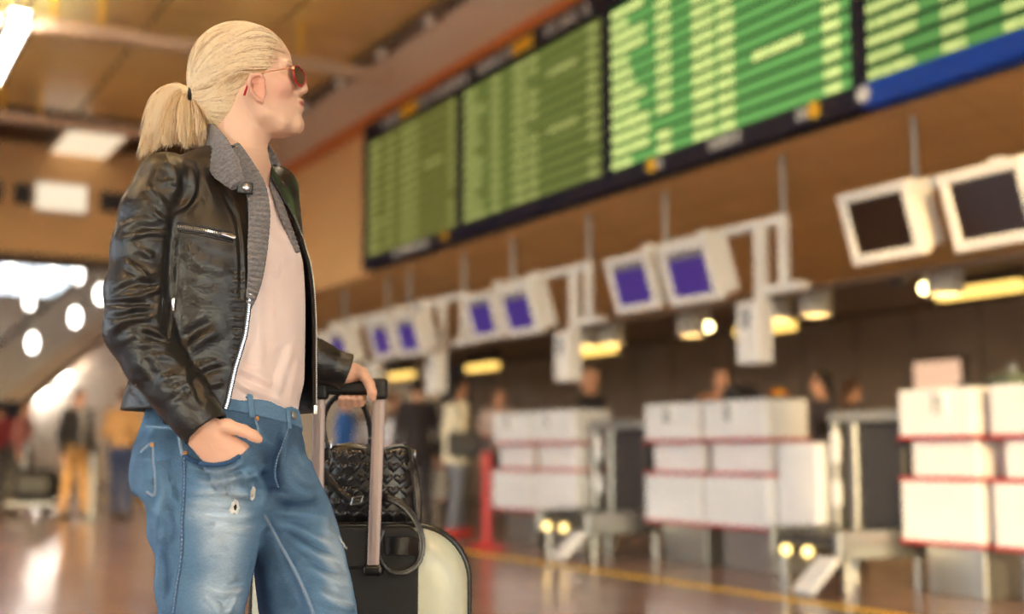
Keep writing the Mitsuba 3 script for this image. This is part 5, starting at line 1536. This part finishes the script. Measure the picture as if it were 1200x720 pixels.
je = relax(keep_largest(sculpt(s_jeans, [-0.86, 2.22, 0.07], [-0.22, 2.86, 1.02], 0.0030)), 5)
JN = [([(222, 547), (248, 553), (272, 549), (284, 542)], 2.5, 3.5), ([(223, 562), (248, 566), (279, 559), (291, 552)], 2.5, 4), ([(221, 577), (252, 576), (285, 580), (306, 586)], 2.8, 4), ([(223, 589), (248, 590), (268, 594)], 2.5, 3.5),
      ([(219, 600), (242, 604), (270, 606), (301, 603)], 2.5, 4), ([(250, 616), (278, 619), (302, 617)], 2.2, 3), ([(240, 689), (264, 695), (288, 690)], 3.5, 4), ([(240, 697), (250, 707), (259, 718)], 3.5, 3.5), ([(279, 698), (272, 708), (266, 720)], 3, 3.5),
      ([(285, 560), (298, 556), (308, 548)], 3, 4), ([(300, 572), (308, 580), (305, 596)], 3, 4), ([(182, 545), (192, 575), (188, 600), (183, 616)], 3, 5), ([(196, 590), (205, 615), (200, 640)], -3, 6), ([(188, 640), (196, 668), (196, 700)], -3, 5),
      ([(322, 588), (349, 591), (378, 588)], -4, 5), ([(318, 600), (349, 603), (382, 606)], 3, 4), ([(325, 612), (356, 624), (392, 640)], 3.5, 4), ([(334, 622), (360, 636), (394, 650)], -3, 4), ([(342, 633), (370, 650), (400, 661)], 3.5, 4),
      ([(350, 648), (375, 664), (404, 674)], -2.6, 4), ([(360, 664), (384, 678), (410, 686)], 3, 4), ([(370, 692), (394, 703), (416, 710)], 3, 4), ([(380, 707), (398, 714), (416, 719)], -2, 3), ([(332, 506), (326, 530), (322, 545), (325, 570)], -5, 4),
      ([(337, 500), (333, 520), (330, 545)], 3, 3), ([(310, 552), (320, 566), (332, 572)], -5, 6), ([(300, 548), (312, 560), (318, 580)], -4, 5), ([(340, 545), (352, 560), (368, 572)], 2.5, 5), ([(335, 560), (350, 575), (372, 583)], 2.5, 4),
      ([(345, 520), (350, 535), (358, 550)], 2, 4), ([(300, 500), (308, 515), (322, 525)], 1.6, 4), ([(316, 600), (330, 640), (350, 690), (362, 718)], -1.5, 5)]
je = folds(je, [(a, 1.35 * b, w) for a, b, w in JN], facing=-0.05)
V = je.vertices.view(np.ndarray)
je.vertices = V + vnormals(je) * (0.0016 * (meshkit.fbm(V * [40, 40, 60] + 7, 3, 3) - 0.5))[:, None]
V = je.vertices.view(np.ndarray)
Q = pix(V)
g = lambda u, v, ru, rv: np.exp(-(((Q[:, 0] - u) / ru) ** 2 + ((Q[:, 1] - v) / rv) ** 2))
fade_shade = 0.30 + 0.45 * g(262, 640, 34, 110) + 0.30 * g(250, 600, 55, 45) + 0.50 * g(392, 640, 22, 60) + 0.35 * g(405, 700, 26, 40) + 0.22 * g(355, 545, 30, 25) + 0.25 * g(245, 705, 40, 30) - 0.25 * g(320, 550, 14, 30) + 0.2 * g(195, 500, 30, 10) + 0.12 * g(180, 560, 14, 40)  # worn spots lighter, shade in the fly crease painted darker
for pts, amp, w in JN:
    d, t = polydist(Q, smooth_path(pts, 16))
    fade_shade += 0.05 * amp * np.exp(-(d / (0.8 * w)) ** 2) * np.clip(np.minimum(t, 1 - t) * 5 + 0.1, 0, 1)
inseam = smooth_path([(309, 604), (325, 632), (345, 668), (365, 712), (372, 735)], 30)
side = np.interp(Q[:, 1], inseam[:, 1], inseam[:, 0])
fade_shade -= 0.42 * smooth01(side - Q[:, 0], 0, 14) * smooth01(Q[:, 1], 600, 625) * smooth01(V[:, 1], 2.50, 2.54)  # shade on the inner side of the far leg painted into the denim
fade_shade += 0.15 * (meshkit.fbm(V * 30, 3, 8) - 0.5)
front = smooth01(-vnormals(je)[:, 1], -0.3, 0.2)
fade_shade = np.clip(0.25 * (1 - front) + fade_shade * front, 0, 1)
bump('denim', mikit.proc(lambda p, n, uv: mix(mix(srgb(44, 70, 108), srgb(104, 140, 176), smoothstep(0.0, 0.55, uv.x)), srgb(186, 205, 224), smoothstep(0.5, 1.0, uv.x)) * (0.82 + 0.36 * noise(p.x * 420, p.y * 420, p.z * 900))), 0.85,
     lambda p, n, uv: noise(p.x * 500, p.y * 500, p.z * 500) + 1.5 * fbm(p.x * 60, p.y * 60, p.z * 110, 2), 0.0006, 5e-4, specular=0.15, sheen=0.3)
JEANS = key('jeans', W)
scene[JEANS] = mikit.ply(trimesh.Trimesh(C2W(V), je.faces, process=False), 'denim', smooth=True, uv=np.stack([fade_shade, fade_shade], 1))
say(JEANS, 'faded blue jeans with ripped thighs')


def flat_uv(mesh, f):
    return np.full((len(mesh.vertices), 2), f)


def dput(name, mesh, f, parent=JEANS, m='denim', **kw):
    mesh = tm(mesh)
    k = key(name, parent)
    scene[k] = mikit.ply(trimesh.Trimesh(C2W(mesh.vertices), mesh.faces, process=False), m, smooth=True, uv=flat_uv(mesh, f))
    say(k, **kw)
    return k


def s_band(P):
    o = s_hips(P) - 0.0035
    w = P[:, 2] - waist_z(P)
    return np.maximum(np.maximum(o, w - 0.002), -(w + 0.036)).astype(np.float32)


band = relax(sculpt(s_band, [-0.80, 2.32, 0.88], [-0.34, 2.78, 1.04], 0.0026), 3)
dput('waistband', band, 0.42)
both = join(je, band)
for pts in ([(291.5, 461), (293, 474), (295, 490)], [(336, 478), (337, 490), (338, 503)]):
    p_, n_ = drape(both, pts, 14, 0.003)
    dput('belt_loop', sweep(p_, 0.0062, 0.0020, 8, up=n_, square=True), 0.55)
p_, n_ = drape(both, [(342, 486), (343, 488), (344, 490)], 6, 0.004)
e = n_[2] / np.linalg.norm(n_[2]); ex = np.cross([0, 0, 1], e); ex /= np.linalg.norm(ex)
wput('button', turn(lathe([(0, 0.003), (0.006, 0.0025), (0.0085, 0), (0.0085, -0.003), (0, -0.003)], 20), frame(p_[2], ex, np.cross(e, ex), e)), 'steel', JEANS)
mat('thread_gold', srgb(196, 140, 92), 0.8)
mat('thread_pale', srgb(178, 190, 200), 0.8)
mat('frayed', srgb(228, 228, 224), 0.95)
def seam(name, pts, f=0.6, r=0.0016, off=0.0003, n=50, m='denim', stitches=None):
    p_, n_ = drape(both, pts, n, off)
    if len(p_) < 4:
        return
    k = dput(name, sweep(p_, r * 1.6, r, 8, up=n_), f, m='denim')
    if stitches:
        q = p_ + n_ * (r + 0.0002)
        wput('stitches', join(*[sweep(q[i:i + 2] * 1.0, 0.0006, None, 5) for i in range(0, len(q) - 1, 2)]), stitches, k, kind='stuff')
seam('side_seam', [(216, 537), (216, 570), (214, 610), (213, 650), (207, 690), (203, 722)], 0.18, 0.0022, n=80, stitches='thread_pale')
seam('side_seam', [(209, 500), (211, 518), (214, 534)], 0.7, 0.0022, n=20, stitches='thread_pale')
seam('inseam', [(309, 604), (325, 632), (345, 668), (358, 696), (368, 722)], 0.62, 0.0022, n=70, stitches='thread_gold')
seam('pocket_edge', [(216, 534), (228, 541), (248, 545), (268, 542), (281, 535)], 0.12, 0.0028, 0.001, 40)
seam('pocket_edge', [(303, 512), (302, 503), (299, 492)], 0.6, 0.0018, 0.001, 16)
seam('fly_seam', [(337, 503), (332, 520), (325, 538), (322, 556), (326, 572)], 0.32, 0.0014, n=40, stitches='thread_pale')
seam('yoke_seam', [(172, 500), (188, 501), (207, 503)], 0.6, 0.0018, n=24, stitches='thread_pale')
seam('back_pocket', [(165, 530), (172, 524), (179, 521), (180, 540), (182, 562), (181, 580), (172, 577)], 0.62, 0.0020, n=60, stitches='thread_gold')
for u, v in ((217, 532), (301, 491), (179, 522)):
    p_, n_ = drape(both, [(u - 1, v), (u, v), (u + 1, v)], 5, 0.002)
    e = n_[2] / np.linalg.norm(n_[2]); ex = np.cross([0, 0, 1], e); ex /= np.linalg.norm(ex)
    wput('rivet', turn(lathe([(0, 0.002), (0.0035, 0.0016), (0.0048, 0), (0.0048, -0.003), (0, -0.003)], 16), frame(p_[2], ex, np.cross(e, ex), e)), 'thread_gold', JEANS)


def patch(name, outline, m, off, parent=JEANS, jag=0.0, seed=0, **kw):
    r = np.random.default_rng(seed)
    o = np.asarray(outline, float)
    c = o.mean(0)
    ring = smooth_path(np.vstack([o, o[:1]]), 40)[:-1]
    ring = c + (ring - c) * (1 + jag * r.normal(0, 1, len(ring)))[:, None]
    pts = np.vstack([c[None], c + (ring - c) * 0.5, ring])
    p_, _ = drape(both, pts, len(pts), off, smooth=False)
    if len(p_) != len(pts):
        return
    n = len(ring)
    f = [[0, 1 + i, 1 + (i + 1) % n] for i in range(n)] + [[1 + i, 1 + n + i, 1 + n + (i + 1) % n] for i in range(n)] + [[1 + i, 1 + n + (i + 1) % n, 1 + (i + 1) % n] for i in range(n)]
    return wput(name, trimesh.Trimesh(p_, f, process=False), m, parent, **kw)
patch('frayed_hole', [(271, 590), (276, 585), (280, 592), (279, 601), (273, 604), (269, 599)], 'frayed', 0.0012, jag=0.12, seed=1, label='frayed white hole')
patch('hole', [(273, 594), (276, 591), (277, 595), (275, 599)], 'black', 0.0020, seed=2)
patch('frayed_hole', [(296, 569), (299, 573), (298, 583), (294, 586), (293, 578)], 'frayed', 0.0012, jag=0.08, seed=3, label='white worn spot')
patch('frayed_hole', [(396, 630), (401, 636), (406, 648), (403, 650), (399, 642)], 'frayed', 0.0014, jag=0.15, seed=4, label='frayed white knee tear')
for k in range(9):
    r = np.random.default_rng(50 + k)
    a = A(397 + k * 1.1, 630 + 2.2 * k, 2.53)
    p_, n_ = drape(both, [(395 + k, 629 + 2.2 * k), (398 + k, 632 + 2.2 * k), (400 + k * 0.8, 636 + 2 * k)], 8, 0.003)
    if len(p_) > 3:
        wput('loose_thread', sweep(p_ + np.cumsum(r.normal(0, 0.0006, p_.shape), 0), 0.0006, None, 5), 'frayed', JEANS)
# shoes
mat('shoe', srgb(62, 42, 34), 0.4)
for foot in (FOOT_R, FOOT_L):
    def s_shoe(P):
        d = s_chain(P, [(*(foot - FR * 0.045 + [0, 0, 0.038]), 0.038), (*(foot + FR * 0.04 + [0, 0, 0.045]), 0.044), (*(foot + FR * 0.12 + [0, 0, 0.036]), 0.043), (*(foot + FR * 0.17 + [0, 0, 0.028]), 0.032)], 0.02)
        d = smin(d, s_cone(P, foot + [0, 0, 0.05], foot + [0, 0, 0.10], 0.042, 0.046), 0.02)
        return np.maximum(np.maximum(d, 0.002 - P[:, 2]), P[:, 2] - 0.105).astype(np.float32)
    k = wput('shoe', relax(sculpt(s_shoe, foot + [-0.26, -0.26, -0.02], foot + [0.26, 0.26, 0.14], 0.005), 3), 'shoe', label='brown ankle shoe')
# ------------------------------------------------------------------ suitcase and handbag (camera axes)
def lput(name, mesh, m, parent, smooth=35, **kw):
    mesh = tm(mesh)
    return put(name, trimesh.Trimesh(C2W(mesh.vertices), mesh.faces, process=False), m, parent, smooth=smooth, **kw)


mat('cream_shell', srgb(198, 198, 176), 0.30, specular=0.6, clearcoat=0.3)
bump('black_fabric', srgb(26, 25, 26), 0.75, lambda p, n, uv: noise(p.x * 700, p.y * 700, p.z * 700), 0.0004, 5e-4)
mat('black_gloss', srgb(20, 19, 20), 0.25, specular=0.6)
mat('tube_rose', srgb(168, 148, 144), 0.42, metallic=0.35)
mat('bag_leather', srgb(30, 29, 31), 0.34, specular=0.6)
SU = thing('suitcase', 'cream hard shell trolley suitcase with black middle panel beside the woman in jeans', 'suitcase')
D0 = 2.855
xl, xr = A(287, 700, D0)[0], A(551, 700, D0)[0]
zt = A(450, 616, D0)[2]


def rounded(x0, x1, z0, z1, rt, rb, n=14):
    pts = []
    for cx, cz, r, a0 in ((x1 - rt, z1 - rt, rt, 0), (x0 + rt, z1 - rt, rt, 90), (x0 + rb, z0 + rb, rb, 180), (x1 - rb, z0 + rb, rb, 270)):
        for a in np.linspace(a0, a0 + 90, n):
            pts.append((cx + r * math.cos(math.radians(a)), cz + r * math.sin(math.radians(a))))
    return np.array(pts)


def slabs(outline, levels):
    """Stack of scaled outlines: (d, inset) rows; a closed solid in x, z outlines along d."""
    c = (outline.max(0) + outline.min(0)) / 2
    half = (outline.max(0) - outline.min(0)) / 2
    n = len(outline)
    V, F = [], []
    for d, ins in levels:
        o = c + (outline - c) * (half - ins) / half
        V.append(np.stack([o[:, 0], np.full(n, d), o[:, 1]], 1))
    k = np.arange(n)
    for i in range(len(levels) - 1):
        a, b = i * n + k, i * n + (k + 1) % n
        F += [np.stack([a, b, b + n], 1), np.stack([a, b + n, a + n], 1)]
    V = np.vstack(V)
    e = len(V)
    V = np.vstack([V, [[c[0], levels[0][0], c[1]], [c[0], levels[-1][0], c[1]]]])
    F.append(np.stack([k * 0 + e, (k + 1) % n, k], 1))
    m = (len(levels) - 1) * n
    F.append(np.stack([k * 0 + e + 1, m + k, m + (k + 1) % n], 1))
    mesh = trimesh.Trimesh(V, np.vstack(F), process=False)
    if mesh.volume < 0:
        mesh.invert()
    return mesh


out = rounded(xl, xr, 0.055, zt, 0.125, 0.07)
lput('rear_shell', slabs(out, [(D0 + 0.09, 0.006), (D0 + 0.20, 0.008), (D0 + 0.235, 0.02), (D0 + 0.25, 0.05)]), 'cream_shell', SU, smooth=50)
lput('zip_gusset', slabs(out, [(D0 + 0.055, 0.004), (D0 + 0.062, 0.0), (D0 + 0.095, 0.0), (D0 + 0.10, 0.004)]), 'black_fabric', SU, smooth=50)
lput('front_shell', slabs(out, [(D0 - 0.004, 0.075), (D0 + 0.002, 0.045), (D0 + 0.016, 0.020), (D0 + 0.036, 0.009), (D0 + 0.056, 0.006)]), 'cream_shell', SU, smooth=50)
for ins in (0.004,):
    o = rounded(xl + ins, xr - ins, 0.059, zt - ins, 0.122, 0.067, 20)
    lput('edge_trim', sweep(np.stack([o[:, 0], np.full(len(o), D0 + 0.050), o[:, 1]], 1), 0.0055, None, 10, up=(0, 1, 0), closed=True), 'black_gloss', SU)
pl, pr = A(340, 650, D0)[0], A(491, 650, D0)[0]
lput('middle_panel', slabs(rounded(pl, pr, 0.07, zt - 0.004, 0.03, 0.03), [(D0 - 0.014, 0.008), (D0 - 0.010, 0.001), (D0 + 0.05, 0.0)]), 'black_fabric', SU, smooth=40, label='black fabric middle panel')
pocket = put if False else lput('zip_line', sweep(P3((398, 668, D0 - 0.016), (410, 666, D0 - 0.018), (425, 665, D0 - 0.018), (437, 667, D0 - 0.016)), 0.0025, None, 8), 'black_gloss', SU)
DT = 2.83
GX0, GX1 = A(366, 456, DT)[0], A(453, 456, DT)[0]
for (u0, u1) in ((374, 371), (444.5, 437.5)):
    a, b = A(u0, 462, DT), A(u1, 664, DT)
    lput('handle_tube', sweep(np.array([a, (a + b) / 2, b]), 0.0135, 0.0085, 16, up=(0, 1, 0), square=True), 'tube_rose', SU)
    lput('tube_socket', rbox(b[0] - 0.022, b[0] + 0.022, DT - 0.014, DT + 0.03, b[2] - 0.02, b[2] + 0.004, 0.008, 10), 'black_gloss', SU)
zg = GR[2]
gr = lput('grip', join(rbox(GX0 + 0.01, GX1 - 0.01, DT - 0.014, DT + 0.014, A(400, 463, DT)[2], A(400, 446, DT)[2], 0.010, 14),
     *[rbox(x - 0.019, x + 0.019, DT - 0.017, DT + 0.017, A(400, 469, DT)[2], A(400, 443.5, DT)[2], 0.009, 14) for x in (GX0 + 0.017, GX1 - 0.017)]), 'black', SU)
lput('release_button', rbox((GX0 + GX1) / 2 - 0.016, (GX0 + GX1) / 2 + 0.016, DT - 0.007, DT + 0.007, A(400, 446, DT)[2] - 0.004, A(400, 446, DT)[2] + 0.003, 0.003, 8), 'charcoal', gr)
lput('side_handle', sweep(P3((452, 640, D0 - 0.018), (462, 640, D0 - 0.030), (478, 640, D0 - 0.030), (488, 641, D0 - 0.014)), 0.020, 0.004, 12, up=(0, -1, 0), square=True), 'black_gloss', SU, label='glossy black carry handle')
for x in (xl + 0.07, xr - 0.07):
    for d in (D0 + 0.05, D0 + 0.20):
        w = lput('wheel', turn(trimesh.creation.cylinder(radius=0.027, height=0.022, sections=24), frame((x, d, 0.027), [0, 1, 0], [0, 0, 1], [1, 0, 0])), 'black_gloss', SU)
        lput('fork', rbox(x - 0.02, x + 0.02, d - 0.014, d + 0.014, 0.034, 0.07, 0.008, 8), 'black_fabric', SU)

BG = thing('handbag', 'black quilted leather handbag with heart pattern standing on the suitcase', 'handbag')
DB = 2.93
bx0, bx1 = A(379, 560, DB)[0], A(490, 560, DB)[0]
bz0, bz1 = zt + 0.004, A(430, 518, DB)[2]
bd0, bd1 = DB - 0.06, DB + 0.075
def bag_front(x, z):
    s, t = (x - bx0) / (bx1 - bx0) * 2 - 1, (z - bz0) / (bz1 - bz0) * 2 - 1
    return bd0 + 0.026 * (np.abs(s) ** 3 * 0.9 + np.abs(t) ** 4 * 0.6) + 0.018 * (t + 1) * 0.5
def bag_shape(P):
    q = P.copy()
    s, t = (P[:, 0] - bx0) / (bx1 - bx0) * 2 - 1, (P[:, 2] - bz0) / (bz1 - bz0) * 2 - 1
    top = bz1 - 0.010 * np.sin(P[:, 0] * 40) * 0.6 - 0.012 * (1 - np.abs(s)) 
    f = bag_front(P[:, 0], P[:, 2])
    x = np.maximum(bx0 + 0.006 * (t + 1) - P[:, 0], P[:, 0] - bx1 + 0.010 * (t + 1))
    d = np.maximum(f - P[:, 1], P[:, 1] - (bd1 - 0.02 * (t + 1)))
    z = np.maximum(bz0 - P[:, 2], P[:, 2] - top)
    return smax(smax(x, d, 0.03), z, 0.02).astype(np.float32)
bag = relax(sculpt(bag_shape, [bx0 - 0.03, bd0 - 0.03, bz0 - 0.03], [bx1 + 0.03, bd1 + 0.03, bz1 + 0.03], 0.004), 4)
lput('body', bag, 'bag_leather', BG, smooth=True)
th = np.linspace(0, 2 * np.pi, 29)[:-1]
hx, hz = 16 * np.sin(th) ** 3 / 16, (13 * np.cos(th) - 5 * np.cos(2 * th) - 2 * np.cos(3 * th) - np.cos(4 * th)) / 16
def heart(x, z, r):
    rows, n = [], len(th)
    for k, h in ((1.0, 0.001), (0.86, 0.0042), (0.55, 0.0072), (0.0, 0.0082)):
        X, Z = x + r * k * hx, z + r * k * (hz + 0.1)
        rows.append(np.stack([X, bag_front(X, Z) + 0.003 - h, Z], 1))
    V = np.vstack(rows)
    i = np.arange(n)
    F = []
    for k in range(3):
        a, b = k * n + i, k * n + (i + 1) % n
        F += [np.stack([a, b, b + n], 1), np.stack([a, b + n, a + n], 1)]
    m = trimesh.Trimesh(V, np.vstack(F), process=False)
    return m
pitch = 0.0290
for r in range(8):
    for c in range(9):
        x, z = bx0 + 0.018 + pitch * (c + 0.5 * (r % 2)), bz0 + 0.016 + 0.0265 * r
        if x < bx1 - 0.016 and z < bz1 - 0.016:
            m = heart(x, z, 0.0160)
            if (m.face_normals[:, 1].mean()) > 0:
                m.invert()
            lput('quilted_heart', m, 'bag_leather', BG, smooth=True)
pipe = [(bx0 + 0.012, bz0 + 0.01), (bx0 + 0.008, bz0 + 0.10), (bx0 + 0.018, bz1 - 0.014), ((bx0 + bx1) / 2, bz1 - 0.022), (bx1 - 0.03, bz1 - 0.010), (bx1 - 0.014, bz0 + 0.12), (bx1 - 0.004, bz0 + 0.02)]
lput('piping', sweep(smooth_path([(x, bag_front(x, z) + 0.006, z) for x, z in pipe], 70), 0.0035, None, 8, up=(0, 1, 0)), 'black_gloss', BG)
hp = P3((384, 526, 2.895), (379, 505, 2.90), (381, 484, 2.89), (391, 468, 2.878), (406, 463, 2.872), (420, 468, 2.878), (430, 486, 2.89), (434, 506, 2.90), (434, 526, 2.895))
lput('carry_handle', sweep(smooth_path(hp, 60), 0.0062, 0.0045, 10, up=(0, 1, 0)), 'bag_leather', BG)
for u, v in ((384, 523), (434, 518)):
    p = A(u, v, 2.892)
    lput('handle_ring', turn(trimesh.creation.torus(0.008, 0.002, major_sections=20, minor_sections=8), frame(p, [1, 0, 0], [0, 0, 1], [0, -1, 0])), 'chrome', BG)
    lput('handle_tab', rbox(p[0] - 0.008, p[0] + 0.008, 2.884, 2.894, p[2] - 0.03, p[2] - 0.004, 0.003, 8), 'black_gloss', BG)
st = P3((379, 553, 2.868), (388, 566, 2.862), (400, 578, 2.858), (412, 586, 2.856), (424, 590, 2.856))
lput('flap_strap', sweep(smooth_path(st, 40), 0.0085, 0.0022, 10, up=(0, -1, 0.3), square=True), 'black_gloss', BG)
bk = A(418, 587, 2.853)
lput('buckle', join(*[sweep(np.array([bk + a, bk + b]), 0.0018, None, 8) for a, b in (((-0.012, 0, -0.009), (0.010, 0, -0.004)), ((0.010, 0, -0.004), (0.014, -0.002, 0.010)), ((0.014, -0.002, 0.010), (-0.008, 0, 0.006)), ((-0.008, 0, 0.006), (-0.012, 0, -0.009)))]), 'chrome', BG, label='chrome buckle')
sp_ = P3((440, 580, 2.868), (455, 583, 2.860), (474, 594, 2.852), (489, 614, 2.845), (495, 638, 2.838), (490, 660, 2.832), (475, 671, 2.826), (458, 670, 2.824), (447, 658, 2.826), (443, 643, 2.832), (449, 622, 2.842))
lput('shoulder_strap', sweep(smooth_path(sp_, 90), np.linspace(0.0085, 0.0040, 90), 0.0022, 10, up=(0.3, -0.9, 0.2), square=True), 'black_gloss', BG)
p = A(486, 533, 2.93)
lput('side_ring', turn(trimesh.creation.torus(0.009, 0.0024, major_sections=20, minor_sections=8), frame(p, [0, 1, 0], [0, 0, 1], [1, 0, 0])), 'chrome', BG, label='chrome ring')
lput('side_tab', rbox(p[0] - 0.012, p[0] - 0.001, 2.918, 2.942, p[2] - 0.02, p[2] + 0.012, 0.003, 8), 'black_gloss', BG)
lput('side_strap', sweep(smooth_path(P3((486, 536, 2.93), (491, 560, 2.935), (494, 590, 2.94), (493, 612, 2.945)), 24), 0.007, 0.0022, 10, up=(1, 0, 0), square=True), 'black_gloss', BG)
